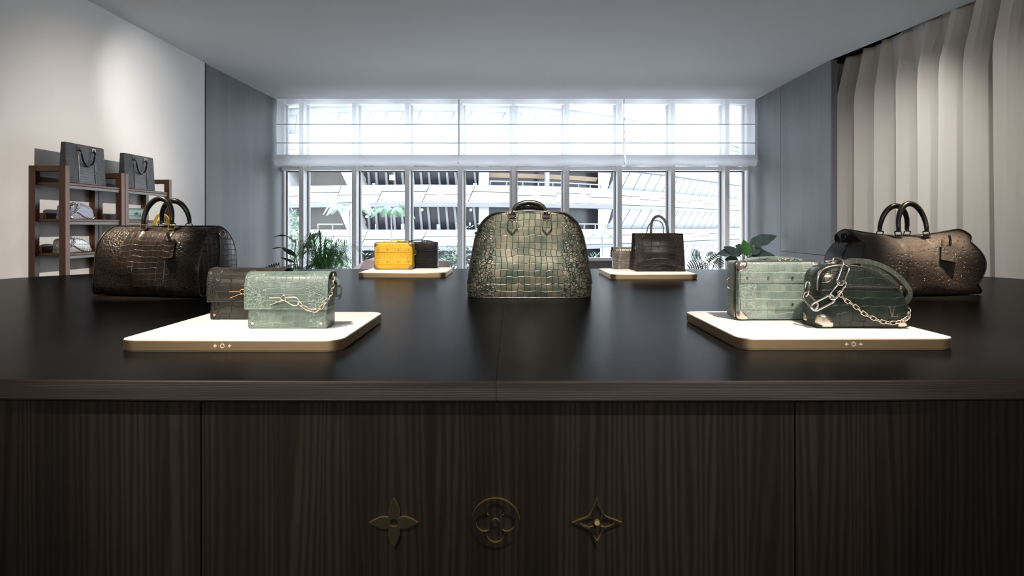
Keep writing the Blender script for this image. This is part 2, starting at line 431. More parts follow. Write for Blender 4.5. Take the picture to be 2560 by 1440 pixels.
def thing(name, label, cat, loc=(0, 0, 0), rz=0., group=None, kind=None):
    o = bpy.data.objects.new(name, None); COL.objects.link(o); o.empty_display_size = .05
    o.location = loc; o.rotation_euler = (0, 0, R(rz)); o['label'] = label; o['category'] = cat
    if group: o['group'] = group
    if kind: o['kind'] = kind
    return o
def struct(o, label=None):
    o['kind'] = 'structure'
    if label: o['label'] = label
    return o
def empty_part(name, parent, label=None):
    o = bpy.data.objects.new(name, None); COL.objects.link(o); o.parent = parent; o.empty_display_size = .01
    if label: o['label'] = label
    return o
def obj_of(me, name, parent, M=None):
    o = bpy.data.objects.new(name, me); COL.objects.link(o); o.parent = parent
    if M is not None: o.matrix_local = M
    return o

# ------------------------------------------------------------------ the room
XL, XR, YB, CEIL = -3.38, 3.45, 9.6, 3.051
YG = 9.98                                               # the glass line
struct(MB().box((0, 3.4, -.05), (9, 13.4, .1)).build('floor', floor_m))
# ceiling with a slanting edge along the curtain pocket on the right
co = [(-3.9, -3.3), (4.2, -3.3), (3.98, 3.2), (3.70, 5.41), (3.57, 6.5), (3.455, 7.36), (3.455, YG + .2), (-3.9, YG + .2)]
struct(MB().prism(co, CEIL, CEIL + .12).build('ceiling', ceil_m))
struct(MB().box((3.85, 3.2, CEIL + .15), (1.0, 13.4, .06)).build('trim_1', gap_m), 'dark lid of the curtain pocket')
struct(MB().box((XL - .06, 2.1, 1.6), (.12, 10.8, 3.4)).build('wall_left', plaster))
wl = struct(MB().prism([(XL - .012, 7.50), (-3.335, YG + .2), (-3.6, YG + .2), (-3.6, 7.50)], 0, CEIL).build('wall_left_wood', bluewood), 'blue grey wood panelling beside the window')
struct(MB().box((XL - .02, 7.492, 1.6), (.05, .012, 3.4)).build('trim_2', gap_m))
# right hand panelling: boards with recessed joints
def board(x0, y0, y1, z0, z1, parent, name='panel'):
    b = MB(); b.rbox((x0 + .02, (y0 + y1) / 2, (z0 + z1) / 2), (.04, y1 - y0 - .004, z1 - z0 - .004), .0025, 1)
    return b.build(name, bluewood, parent)
wr = struct(MB().box((XR + .052, (7.36 + YG + .2) / 2, CEIL / 2), (.024, YG + .2 - 7.37, CEIL)).build('wall_right', gap_m), 'panelled wall beside the window')
for (y0, y1, z0, z1) in ((7.36, 8.73, .0, .93), (7.36, 8.73, .93, CEIL), (8.73, YG + .2, 0, CEIL)):
    board(XR, y0, y1, z0, z1, wr)
MB().box((XR + .032, 7.352, CEIL / 2), (.064, .012, CEIL)).build('panel', bluewood, wr)
struct(MB().box((4.02, 3.45, 1.75), (.1, 13.7, 3.5)).box((3.75, 10.25, 1.75), (.6, .1, 3.5)).build('wall_right_plaster', plaster), 'plaster wall behind the curtain')
struct(MB().box((0, -3.25, 1.6), (9, .1, 3.4)).build('wall_back', bluewood))
struct(MB().box((0, YG + .12, -.1), (7.2, .3, .5)).build('trim_3', frame_m), 'low window kerb')

# the window: mullions, transom, frames and panes
win = bpy.data.objects.new('window_1', None); COL.objects.link(win); win.location = (0, YG, 0); struct(win, 'floor to ceiling window wall')
mull = [(x - 1280) / 1700 * 9.75 for x in (752.8, 885, 1017.5, 1151, 1284, 1416, 1549.5, 1683, 1818.5)]
mm = MB().rbox((0, -.115, 1.5), (.064, .23, 3.1), .003, 1).mesh('mullion', frame_m)
for x in mull: obj_of(mm, 'mullion', win, Matrix.Translation((x, 0, 0)))
edges = [-3.34] + mull + [3.43]
for i, (a, b) in enumerate(zip(edges, edges[1:])):
    cx, w = (a + b) / 2, b - a
    f = MB()                                            # slim frame round each bay, with its gasket
    for sx in (a + .046, b - .046): f.box((sx, .0, 1.5), (.028, .05, 3.05))
    fr = f.build('sash', frame_m, win)
    g = MB()
    for sx in (a + .0345, b - .0345): g.box((sx, -.02, 1.5), (.006, .03, 3.05))
    g.box((cx, -.01, 2.050), (w - .12, .05, .012)); g.build('gasket', gasket_m, fr)
    t = MB(); t.rbox((cx, -.10, 2.085), (w - .062, .20, .056), .003, 1); t.build('transom', frame_m, win)
    low = .10
    if i == 6:                                          # one bay carries a solid lower panel
        MB().rbox((cx, -.02, .39), (w - .10, .05, .72), .004, 1).build('spandrel', plain('spandrel_taupe', (.17, .15, .15), .6), win)
        MB().rbox((cx, -.05, .77), (w - .10, .10, .045), .004, 1).build('sill', frame_m, win); low = .79
    MB().box((cx, .02, (low + 2.06) / 2), (w - .09, .008, 2.06 - low)).build('pane', glass_m, win)
    MB().box((cx, .02, 2.58), (w - .09, .008, .93)).build('pane', glass_m, win)

# roman blinds, drawn half way
def blind(x0, x1, label):
    t = thing('roman_blind', label, 'blind', ((x0 + x1) / 2, YB, CEIL), 0, 'roman blinds across the window top')
    w = x1 - x0 - .012
    zb = 2.103 - CEIL
    def cl(u, v):
        z = (zb + .14) * v
        return Vector(((u - .5) * w, -.006 * math.sin(u * 17 + x0) * v + .008 * math.sin(v * PI * 3), z))
    MB().grid(cl, 40, 24).build('blind_cloth', blind_m, t)
    for zz in (2.690 - CEIL, 2.425 - CEIL):
        MB().rbox((0, -.012, zz), (w, .008, .008), .002, 1).build('batten', batten_m, t)
    sec = [(.0, .16), (-.05, .135), (-.085, .09), (-.09, .04), (-.06, .004), (-.012, -.004), (.03, .01), (.04, .05)]
    P = crom([(a, b, 0) for a, b in sec], 5)
    MB().grid(lambda u, v: Vector(((u - .5) * w, P[round(v * (len(P) - 1))].x, zb + P[round(v * (len(P) - 1))].y + .006 * math.sin(u * 23 + x0 * 3) * math.sin(v * PI))), 60, len(P) - 1).build('blind_fold', fold_m, t)
    MB().tube([(w / 2 - .004, -.02, -.01), (w / 2 - .004, -.02, zb + .18), (w / 2 - .006, -.10, zb + .02)], .004, n=6).build('cord', batten_m, t)
blind(-3.33, -.745, 'white translucent roman blind, leftmost of the three across the window')
blind(-.745, 1.585, 'white translucent roman blind hanging above the green dome bag, middle of three')
blind(1.585, 3.44, 'white translucent roman blind, rightmost of the three, beside the panelled wall')

# curtain
cur = thing('curtain', 'floor length beige curtain in soft folds along the right wall', 'curtain', (3.70, 5.2, 0))
def curt(u, v):
    y = 2.80 - u * 6.8                                     # far end to near end
    s = u * 6.8
    ph = 2 * PI * s / .335 + 1.1 * math.sin(s * 1.9) + .6 * math.sin(s * 4.3 + 1)
    amp = .10 * (.35 + .65 * min(1., (1 - v) * 6.)) * (1 + .35 * math.sin(s * 3.1))
    w = math.sin(ph) + .33 * math.sin(2 * ph + .7 + 1.2 * v) + .10 * math.sin(5 * ph)
    lean = .03 * math.sin(s * 5.2 + 2) * (1 - v)
    return Vector((amp * w + .03, y + .055 * math.cos(ph) * (.5 + .5 * (1 - v)) + lean, .02 + v * (CEIL + .06 - .02)))
MB().grid(curt, 560, 26).build('curtain_cloth', curtain_m, cur, 60)
MB().tube([(0, 2.7, CEIL + .10), (.03, -3.9, CEIL + .10)], .012).build('curtain_rail', gunmetal, cur)

# ------------------------------------------------------------------ the great display table
TZ = .9183
ta, tb, tyc, tn = 3.31, 1.932, 3.389, 3.2
def oval(a, b, n=720):
    P = []
    for i in range(n):
        t = 2 * PI * i / n; c, s = math.cos(t), math.sin(t)
        P.append(Vector((a * math.copysign(abs(c) ** (2 / tn), c), b * math.copysign(abs(s) ** (2 / tn), s), 0)))
    return resample(P, count=360, closed=True)
tbl = thing('display_table', 'huge dark oval wooden display table with brass flower emblems', 'table', (0, tyc, 0))
SEAM = -.034
def half(sign, inset, dz=0):
    O = [p for p in oval(ta - inset, tb - inset) if (p.x - SEAM) * sign > .004]
    O.sort(key=lambda p: math.atan2(p.y, (p.x - SEAM) * sign))
    q = tb - inset
    return [Vector((SEAM + sign * .0005, -q, 0))] + O + [Vector((SEAM + sign * .0005, q, 0))]
for sign in (-1, 1):
    rings = [(half(sign, .004), TZ - .0446), (half(sign, 0), TZ - .041), (half(sign, 0), TZ - .003), (half(sign, .003), TZ)]
    b = MB(); n = len(rings[0][0]); V = []
    for O, z in rings: V += [Vector((p.x, p.y, z)) for p in O]
    def fc(l): return l if sign > 0 else l[::-1]
    F = []
    for k in range(3):
        for i in range(n): F.append(fc([k * n + i, k * n + (i + 1) % n, (k + 1) * n + (i + 1) % n, (k + 1) * n + i]))
    b.add(V, F, None, 1)
    b.add(V, [fc(list(range(3 * n, 4 * n)))], None, 0); b.add(V, [fc(list(range(n)))[::-1]], None, 1)
    b.build('tabletop', [tabletop_m, edge_m], tbl, 30)
# recessed dark band under the top, then the curved base panels
def band(parent, name, mat, inset, z0, z1, pts, th=.02, ch=.0015):
    b = MB()
    def nrm(i):
        a, c = pts[max(i - 1, 0)], pts[min(i + 1, len(pts) - 1)]; t = (c - a).normalized(); return Vector((t.y, -t.x, 0))
    sec = [(0, z0), (0, z1 - ch), (-ch, z1), (-th, z1), (-th, z0)]
    V = []
    for i, p in enumerate(pts):
        n = nrm(i)
        for (o, z) in sec: V.append(p + n * o + Vector((0, 0, z)))
    m = len(sec); F = []
    for i in range(len(pts) - 1):
        for j in range(m):
            F.append((i * m + j, (i + 1) * m + j, (i + 1) * m + (j + 1) % m, i * m + (j + 1) % m))
    F.append(list(range(m))); F.append([(len(pts) - 1) * m + j for j in range(m)][::-1])
    return b.add(V, F).build(name, mat, parent, 30)
loop = oval(ta - .036, tb - .036)
gl = oval(ta - .055, tb - .055)
band(tbl, 'shadow_gap', gap_m, 0, 0, TZ - .0446, gl + [gl[0]], .02)
fine = resample(loop, count=12000, closed=True)
cuts = [-2.05, -.686, .622, 1.98]
segs = []; cur_s = []
k0 = min(range(len(fine)), key=lambda i: (fine[i].x - 1.98) ** 2 + (fine[i].y - (tb - .036)) ** 2)
fine = fine[k0:] + fine[:k0]
prev = None
for p in fine + [fine[0]]:
    cur_s.append(p)
    if prev is not None and len(cur_s) > 3:
        for c in cuts:
            if (prev.x - c) * (p.x - c) <= 0 and prev.x != p.x:
                segs.append(cur_s); cur_s = [p]; break
    prev = p
if len(cur_s) > 8: segs.append(cur_s)
for s_ in segs:
    if len(s_) < 60: continue
    q = s_[1:-1]
    band(tbl, 'base_panel', panel_m, 0, .06, TZ - .051, q[::30] + [q[-1]])
PANY = -(tb - .036)

# brass emblems: outlines in the plane of the panel (x right, y up)
def petal_pt(L, w, n=10):                                   # pointed petal from the centre outwards (+y)
    return L, w
def flower_pointed(s):
    """Four pointed petals."""
    O = []
    for k in range(4):
        a = R(90 * k)
        pts = [(.21, .12), (.235, .30), (.235, .52), (.13, .78), (0, 1.0), (-.13, .78), (-.235, .52), (-.235, .30), (-.21, .12)]
        pts = [(.20, .20)] + pts[1:-1]
        for (x, y) in pts: O.append((s * (x * math.cos(a) - y * math.sin(a)), s * (x * math.sin(a) + y * math.cos(a))))
    return O
def flower_round(s, r=.36, c=.46, n=10):
    O = []
    for k in range(4):
        for i in range(n + 1):
            t = R(-118 + 236 * i / n); x, y = r * math.sin(t), c + r * math.cos(t)
            a = R(90 * k); x = -x
            O.append((s * (x * math.cos(a) - y * math.sin(a)), s * (x * math.sin(a) + y * math.cos(a))))
    O = O[::1]
    return O
def flower_slim(s):
    O = []
    for k in range(4):
        a = R(90 * k)
        for (x, y) in [(.15, .15), (.185, .34), (.13, .55), (0, .75), (-.13, .55), (-.185, .34)]:
            O.append((s * (x * math.cos(a) - y * math.sin(a)), s * (x * math.sin(a) + y * math.cos(a))))
    return O
def concave(s, n=8):
    O = []
    for k in range(4):
        a = R(90 * k)
        for i in range(n):
            t = i / n; p = Vector((0, 1)).lerp(Vector((-1, 0)), t); q = p * (1 - .40 * math.sin(PI * t))
            O.append((s * (q.x * math.cos(a) - q.y * math.sin(a)), s * (q.x * math.sin(a) + q.y * math.cos(a))))
    return O
def ring_o(s, n=40): return [(s * math.cos(2 * PI * i / n), s * math.sin(2 * PI * i / n)) for i in range(n)]
def area(O): return sum(a[0] * b[1] - b[0] * a[1] for a, b in zip(O, O[1:] + O[:1]))
def plate(outer, holes, h, M, name, parent, mats, rec=.0):
    """A thin plate standing h proud of the panel, cut through by holes; face = mats[0], walls = mats[1]."""
    b = MB()
    if area(outer) < 0: outer = outer[::-1]
    bm = bmesh.new(); ed = []
    for O in [outer] + holes:
        vs_ = [bm.verts.new((p[0], p[1], h)) for p in O]
        ed += [bm.edges.new((vs_[i], vs_[(i + 1) % len(vs_)])) for i in range(len(vs_))]
    bmesh.ops.triangle_fill(bm, edges=ed, use_beauty=True, use_dissolve=False, normal=(0, 0, 1))
    bm.verts.index_update()
    b.add([M @ v.co for v in bm.verts], [[v.index for v in f.verts] for f in bm.faces], None, 0); bm.free()
    b.prism(outer, 0, h, M, False, 1)
    for H in holes:
        if area(H) > 0: H = H[::-1]
        b.prism(H, 0, h, M, False, 1)
    return b.build(name, mats, parent, 30)
def face_m(x, y, z):                                          # panel plane: local z points to the viewer (-Y)
    return Matrix.Translation((x, y, z)) @ Matrix.Rotation(PI / 2, 4, 'X')
EMZ = .602; ES = .0535
for x, kind, lab in ((-.2585, 0, 'brass four petal flower emblem'), (-.036, 1, 'round brass emblem with a cut out flower'), (.186, 2, 'brass diamond emblem with a cut out flower')):
    M = face_m(x, PANY - .0005, EMZ)
    if kind == 0:
        o = plate(flower_pointed(ES), [ring_o(ES * .17, 18)], .0075, M, 'emblem', tbl, [brass_face, brass])
    elif kind == 1:
        o = plate(ring_o(ES * 1.0, 48), [flower_round(ES * .98)], .0075, M, 'emblem', tbl, [panel_m, brass])
        plate(ring_o(ES * .16, 18), [], .0075, M, 'emblem_centre', o, [panel_m, brass])
    else:
        o = plate(concave(ES * 1.02), [flower_slim(ES * .98)], .0075, M, 'emblem', tbl, [panel_m, brass])
        plate(ring_o(ES * .11, 14), [], .0075, M, 'emblem_centre', o, [brass, brass])
    o['label'] = lab

# ------------------------------------------------------------------ display trays
def tray(x0, x1, y0, y1, label, mark=None):
    cx, cy = (x0 + x1) / 2, (y0 + y1) / 2; w, d = (x1 - x0) / 2, (y1 - y0) / 2
    t = thing('display_tray', label, 'tray', (cx, cy, TZ), 0, 'white topped display trays on the table')
    b = MB(); rr = .045
    rings = [(.004, 0), (.004, .0035), (0, .0045), (0, .0285), (.001, .0295)]
    V = []; n = None
    for ins, z in rings:
        O = rrect(-w + ins, -d + ins, w - ins, d - ins, rr - ins, 8); n = len(O); V += [Vector((p[0], p[1], z)) for p in O]
    F = [(k * n + i, k * n + (i + 1) % n, (k + 1) * n + (i + 1) % n, (k + 1) * n + i) for k in range(len(rings) - 1) for i in range(n)]
    F += [list(range(n))[::-1], [4 * n + i for i in range(n)]]
    b.add(V, F).build('brass_rim', trayb, t, 35)
    O = rrect(-w + .001, -d + .001, w - .001, d - .001, rr, 8); O2 = rrect(-w + .003, -d + .003, w - .003, d - .003, rr - .002, 8)
    b = MB(); V = [Vector((p[0], p[1], .0297)) for p in O] + [Vector((p[0], p[1], .0311)) for p in O] + [Vector((p[0], p[1], .0317)) for p in O2]
    F = [(k * n + i, k * n + (i + 1) % n, (k + 1) * n + (i + 1) % n, (k + 1) * n + i) for k in range(2) for i in range(n)] + [[2 * n + i for i in range(n)]]
    b.add(V, F).build('tray_top', trayw, t, 35)
    if mark is not None:
        for k, fn in enumerate((lambda s: flower_pointed(s), lambda s: ring_o(s, 20), lambda s: concave(s))):
            M = face_m(mark - cx + (k - 1) * .019, -d - .0002, .016)
            if k == 1: plate(fn(.0062), [flower_round(.0058)], .0008, M, 'tray_mark', t, [mark_m, mark_m])
            else: plate(fn(.0058), [], .0008, M, 'tray_mark', t, [mark_m, mark_m])
    return t
tray(-1.046, -.451, 1.796, 2.385, 'white tray with brass rim holding the sage and dark olive flap bags', -.765)
tray(.609, 1.198, 1.821, 2.41, 'white tray with brass rim holding the mint trunk and deep green bag', .915)
tray(-1.001, -.429, 4.397, 4.985, 'small far white tray under the yellow and black trunk bags')
tray(.618, 1.17, 4.26, 4.885, 'small far white tray under the black tote and grey bag')

# ------------------------------------------------------------------ shelves against the left wall
SY = (4.754, 5.486, 6.238)
def shelf(y0, y1, label):
    t = thing('shelf_unit', label, 'shelf', (-3.25, (y0 + y1) / 2, 0), 0, 'open walnut shelf units by the wall')
    ym = (y0 + y1) / 2; pw = .05; top = 1.676
    for y in (y0, y1):
        ly = y - ym + (pw / 2 if y == y0 else -pw / 2) * .9
        for x in (-.105, .105):
            P = [(x, ly, top - .0), (x * 1.06, ly + (-.004 if y == y0 else .002), .0)]
            MB().sweep(P, [(-.023, -.023), (.023, -.023), (.023, .023), (-.023, .023)], up=(1, 0, 0)).build('post', walnut, t)
        MB().rbox((0, ly, top - .02), (.164, .046, .04), .003, 1).build('top_rail', walnut, t)
    for z in (1.56, 1.303, 1.06, .60):
        b = MB().rbox((0, 0, z - .009), (.235, y1 - y0 - .045, .018), .003, 1).build('shelf_board', walnut, t)
        MB().rbox((-.113, 0, z + .022), (.014, y1 - y0 - .1, .044), .002, 1).build('back_lip', walnut, b)
        MB().rbox((.108, 0, z - .030), (.012, y1 - y0 - .1, .022), .002, 1).build('front_rail', plain('shelf_steel', (.16, .155, .155), .5, .2), b)
shelf(SY[0], SY[1] - .006, 'walnut open shelf unit holding a slate tote and two chain bags')
shelf(SY[1] + .006, SY[2], 'walnut open shelf unit nearer the window, behind the black travel bag')

# ------------------------------------------------------------------ bag hardware
def link_mesh(name, L, W, r, mat, n=7):
    h = max(.0001, L / 2 - W / 2)
    P = [(h + W / 2 * math.cos(R(a)), W / 2 * math.sin(R(a)), 0) for a in range(-90, 91, 30)] + [(-h + W / 2 * math.cos(R(a)), W / 2 * math.sin(R(a)), 0) for a in range(90, 271, 30)]
    return MB().tube(P, r, True, n, up=(0, 0, 1)).mesh(name, mat, 60)
def chain(parent, pts, L, W, r, mat, face=(0, -1, 0), label=None, roll=(20, -62)):
    """Links laid along a curve, alternating in roll; every link is its own object."""
    ch = empty_part('chain', parent, label)
    me = link_mesh('chain_link', L, W, r, mat)
    P = resample(crom(pts, 8), step=(L - 2.6 * r))
    for i, (a, b) in enumerate(zip(P, P[1:])):
        t = (b - a).normalized(); f = Vector(face); f = (f - t * f.dot(t)).normalized(); s = f.cross(t)
        M = Matrix((t, s, f)).transposed().to_4x4() @ Matrix.Rotation(R(roll[i % 2]), 4, 'X')
        M.translation = (a + b) / 2
        obj_of(me, 'link', ch, M)
    return ch
def ring_tube(P, r, n=7): return MB().tube(P, r, True, n)
def rect_loop(c, w, h, ax_w, ax_h, r=.004):
    c, aw, ah = Vector(c), Vector(ax_w), Vector(ax_h)
    return [c + aw * x + ah * y for x, y in rrect(-w / 2, -h / 2, w / 2, h / 2, r, 3)]
def rproj(p, half, r, off):
    q = Vector([max(-h + r, min(h - r, c)) for c, h in zip(p, half)])
    d = p - q
    if d.length < 1e-9: return p
    return q + d.normalized() * (r + off)
def corner_cap(half, r, sgn, R0, off=.0012, round_=True):
    """Metal cap that wraps one corner of a rounded box (centred on the origin)."""
    b = MB(); h = Vector(half); c = Vector((sgn[0] * h.x, sgn[1] * h.y, sgn[2] * h.z))
    for k in range(3):
        i, j = [q for q in range(3) if q != k]
        def fn(u, v, i=i, j=j):
            a = u * PI / 2; q = 1.0
            d = R0 * v
            p = c.copy(); p[i] -= sgn[i] * d * math.cos(a); p[j] -= sgn[j] * d * math.sin(a)
            return rproj(p, h, r, off if v < .999 else -.0004)
        b.grid(fn, 10, 9)
    return b
def oval_handle(parent, name, mat, hw, zb, zt, y0, y1, r, n=26, legs=.02, sq=1.):
    """Arched rolled handle: feet at +-hw, foot height zb, top zt; leans from y0 at the feet to y1 at the top."""
    P = [Vector((-hw, y0, zb)), Vector((-hw, y0, zb + legs))]
    for i in range(n + 1):
        a = PI * (1 - i / n); k = math.sin(a)
        P.append(Vector((hw * math.copysign(abs(math.cos(a)) ** sq, math.cos(a)), y0 + (y1 - y0) * k, zb + legs + (zt - zb - legs) * k ** sq)))
    P += [Vector((hw, y0, zb + legs)), Vector((hw, y0, zb))]
    b = MB().tube(P, r, n=10, bin_=(0, 1, 0), scale=lambda t: .82 + .25 * math.sin(PI * t))
    return b.build(name, mat, parent, 60)
def stitch_tube(P, r=.0009): return MB().tube(P, r, n=5)

def logo(parent, x, y, z, s, mat):
    M = face_m(x, y, z)
    V = [(-.52, .50), (-.16, .50), (-.16, .44), (-.26, .44), (-.08, -.22), (.10, .44), (.0, .44), (.0, .50), (.26, .50), (.26, .44), (.19, .44), (-.08, -.50), (-.16, -.50), (-.42, .44), (-.52, .44)]
    Lr = [(-.10, .20), (.22, .20), (.22, .14), (.13, .14), (.02, -.48), (.42, -.48), (.50, -.28), (.56, -.28), (.50, -.56), (-.24, -.56), (-.24, -.50), (-.14, -.50), (-.02, .14), (-.10, .14)]
    b = MB()
    b.prism([(p[0] * s, p[1] * s) for p in V][::-1], 0, .0016, M); b.prism([(p[0] * s, p[1] * s) for p in Lr][::-1], 0, .0022, M)
    o = b.build('monogram', mat, parent, 30); o['label'] = 'metal overlapping L and V monogram'

# ------------------------------------------------------------------ travel bags
PROF = [(0, 0), (.55, 0), (.84, .002), (.95, .03), (1.0, .11), (1.0, .25), (.975, .42), (.90, .60), (.75, .765), (.52, .895), (.26, .97), (0, 1.0)]
def duffel(label, loc, rz, mat, endmat, trim, metal, L, D, H, sag=0., tuck=0., apex=.45, flop=False):
    t = thing('travel_bag', label, 'travel bag', loc, rz, 'travel bags on the table')
    fr = crom([(-a * D / 2, b * H, 0) for a, b in PROF], 6)
    pr = [(p.x, p.y) for p in fr] + [(-p.x, p.y) for p in fr[-2:0:-1]]
    n = len(pr); acc = [0.]
    for i in range(n): 
        a, b = pr[i], pr[(i + 1) % n]; acc.append(acc[-1] + math.dist(a, b))
    def df(x, y, z):
        u = x / (L / 2); q = z / H
        z2 = z * (1 - sag * (1 - u * u) * max(0., q - .35)) 
        x2 = x
        if tuck:
            x2 = x + math.copysign(abs(u) ** 4 * (.075 * math.sin(PI * min(1, max(0, (q - .05) / .85))) - .03), x) * tuck
            y2 = y * (1 - .05 * tuck * (1 - q) * abs(u) ** 3)
            y2 -= .008 * math.sin(x * 19 + z * 14) * q * (1 - q) * 4
        else:
            y2 = y - .004 * math.sin(x * 17 + z * 25) * q * (1 - q) * 4
        return Vector((x2, y2, z2))
    def edge(x):                                           # soft roll at the ends
        e = max(0., (abs(x) - (L / 2 - .018)) / .018)
        return 1 - .035 * e * e
    zc = .43 * H
    def body(u, v):
        x = (u - .5) * L; y, z = pr[int(round(v * n)) % n]; k = edge(x)
        return df(x, y * k, zc + (z - zc) * k)
    b = MB()
    V = []; U = []
    for i in range(57):
        for j in range(n + 1):
            V.append(body(i / 56, j / n)); U.append(((i / 56 - .5) * L, acc[j] - acc[n] * .25))
    F = [(i * (n + 1) + j, i * (n + 1) + j + 1, (i + 1) * (n + 1) + j + 1, (i + 1) * (n + 1) + j) for i in range(56) for j in range(n)]
    b.add(V, F, U).build('bag_body', mat, t, 50)
    for s in (-1, 1):
        def cap(u, v, s=s):
            y, z = pr[int(round(u * n)) % n]; k = .965 * (1 - v)
            p = df(s * L / 2, y * .965 * (1 - v), zc + (z - zc) * k)
            p.x += s * .011 * (1 - (1 - v) ** 2); return p
        e = MB().grid(cap, n, 10, cu=True, flip=(s < 0)).build('end_panel', endmat, t, 60)
        MB().tube([df(s * (L / 2 - .003), pr[i][0] * .985, zc + (pr[i][1] - zc) * .985 + .001) for i in range(n)], .0042, True, 7).build('piping', trim, t, 60)
        # strip and D ring down the middle of the end
        P = [df(s * L / 2, 0, z * H) + Vector((s * (.0125 * (1 - (abs(z - .43) / .57) ** 2)), 0, 0)) for z in (.05, .15, .3, .43, .6, .75, .86, .93)]
        MB().sweep(crom(P, 4), [(-.0025, -.013), (.0025, -.013), (.0025, .013), (-.0025, .013)], bin_=(0, 1, 0)).build('end_strap', trim, e, 40)
        c = P[-2] + Vector((s * .012, 0, .006))
        MB().tube([c + Vector((s * .004 * math.cos(a), .015 * math.cos(a), .016 * math.sin(a))) for a in [2 * PI * k / 14 for k in range(14)]], .0028, True, 7).build('d_ring', metal, e, 60)
    # the zip along the ridge
    MB().sweep([df((k / 20 - .5) * (L - .03), 0, H + .0008) for k in range(21)], [(-.001, -.012), (.0015, -.012), (.0015, .012), (-.001, .012)], bin_=(0, 1, 0)).build('zip', tape_dark, t)
    # bands running round the body under the handles
    j0 = int(n * .06); j1 = int(n * .47)
    for sx in (-.085, .085):
        for side in (0, 1):
            def bandf(u, v, sx=sx, side=side):
                j = j0 + (j1 - j0) * u; i = int(j); f = j - i
                y = pr[i][0] * (1 - f) + pr[i + 1][0] * f; z = pr[i][1] * (1 - f) + pr[i + 1][1] * f
                if side: y = -y
                p = df(sx + (v - .5) * .042, y, z); d = Vector((0, y, (z - zc) * .8)).normalized()
                return p + d * (.0035 if 0 < v < 1 else -.001)
            MB().grid(bandf, 44, 5, flip=bool(side)).build('band', mat if flop else mat, t, 50)
    # handles
    zb = .935 * H * (1 - sag * .5); yb = .30 * D / 2
    for side in (-1, 1):
        yy = side * (yb + .018)
        h = oval_handle(t, 'handle', trim, .078, zb + .030, apex + (.0 if side < 0 else -.008), yy, side * .045, .0125, legs=.018)
        for sx in (-.078, .078):
            MB().tube(rect_loop((sx, yy, zb + .018), .036, .030, (1, 0, 0), (0, side * -.35, .94)), .0028, True, 7).build('ring', metal, h, 60)
            MB().rbox((sx, yy + side * -.003, zb + .002), (.028, .014, .03), .004, 2).build('handle_tab', trim, h)
            MB().sphere((sx, yy - side * -.012, zb - .012), .0042, 10).build('rivet', metal, h)
    return t, df, H, D

dl, df1, h1, d1 = duffel('black brown crocodile travel bag with rolled handles, beside the sage flap bag', (-1.690, 3.330, TZ + .004), -12, black_croc, black_croc, black_plain, gold, .575, .30, .330, 0., 0., .462)
# luggage tag of the left bag
def tag(parent, x, zf, D, H, mat, flat=False, w=.055, h=.095, lean=-8):
    y = -D / 2 * .80
    Rm = Matrix.Translation((x, -D / 2 * .785, zf * H)) @ Matrix.Rotation(R(-22), 4, 'X') @ Matrix.Rotation(R(lean), 4, 'Y') @ Matrix.Rotation(PI / 2, 4, 'X')
    o = MB().prism(rrect(-w / 2, -h, w / 2, 0, .008, 4) if not flat else [(-w / 2, -h), (w / 2, -h * .86), (w / 2, 0), (-w / 2, 0)], 0, .004, Rm).build('luggage_tag', mat, parent, 35)
    MB().sweep([Rm @ Vector((0, -.012, .004)), Rm @ Vector((-.004, .012, .010)), Rm @ Vector((-.012, .035, .012))], [(-.002, -.006), (.002, -.006), (.002, .006), (-.002, .006)], bin_=(1, 0, 0)).build('tag_strap', black_plain, o)
    return o
tag(dl, .115, .80, d1, h1, black_croc)
dr, df2, h2, d2 = duffel('brown ostrich leather travel bag in front of the beige curtain', (1.925, 3.35, TZ + .004), 11, ostrich_m, dark_end_m, black_plain, gunmetal, .585, .30, .315, .16, 1., .438)
tg = tag(dr, .155, .78, d2, h2, ostrich_m, True, .085, .105, 22)
# a strap end lying out from under the right hand end
MB().grid(lambda u, v: Vector((.235 + .085 * u, -.10 + .05 * (v - .5) * (1 - .5 * u), .003 + .030 * math.sin(PI * min(1, .25 + u)) * (1 - .4 * u) * math.sin(PI * (.1 + .8 * v)))), 10, 8).build('base_tab', ostrich_m, dr, 60)

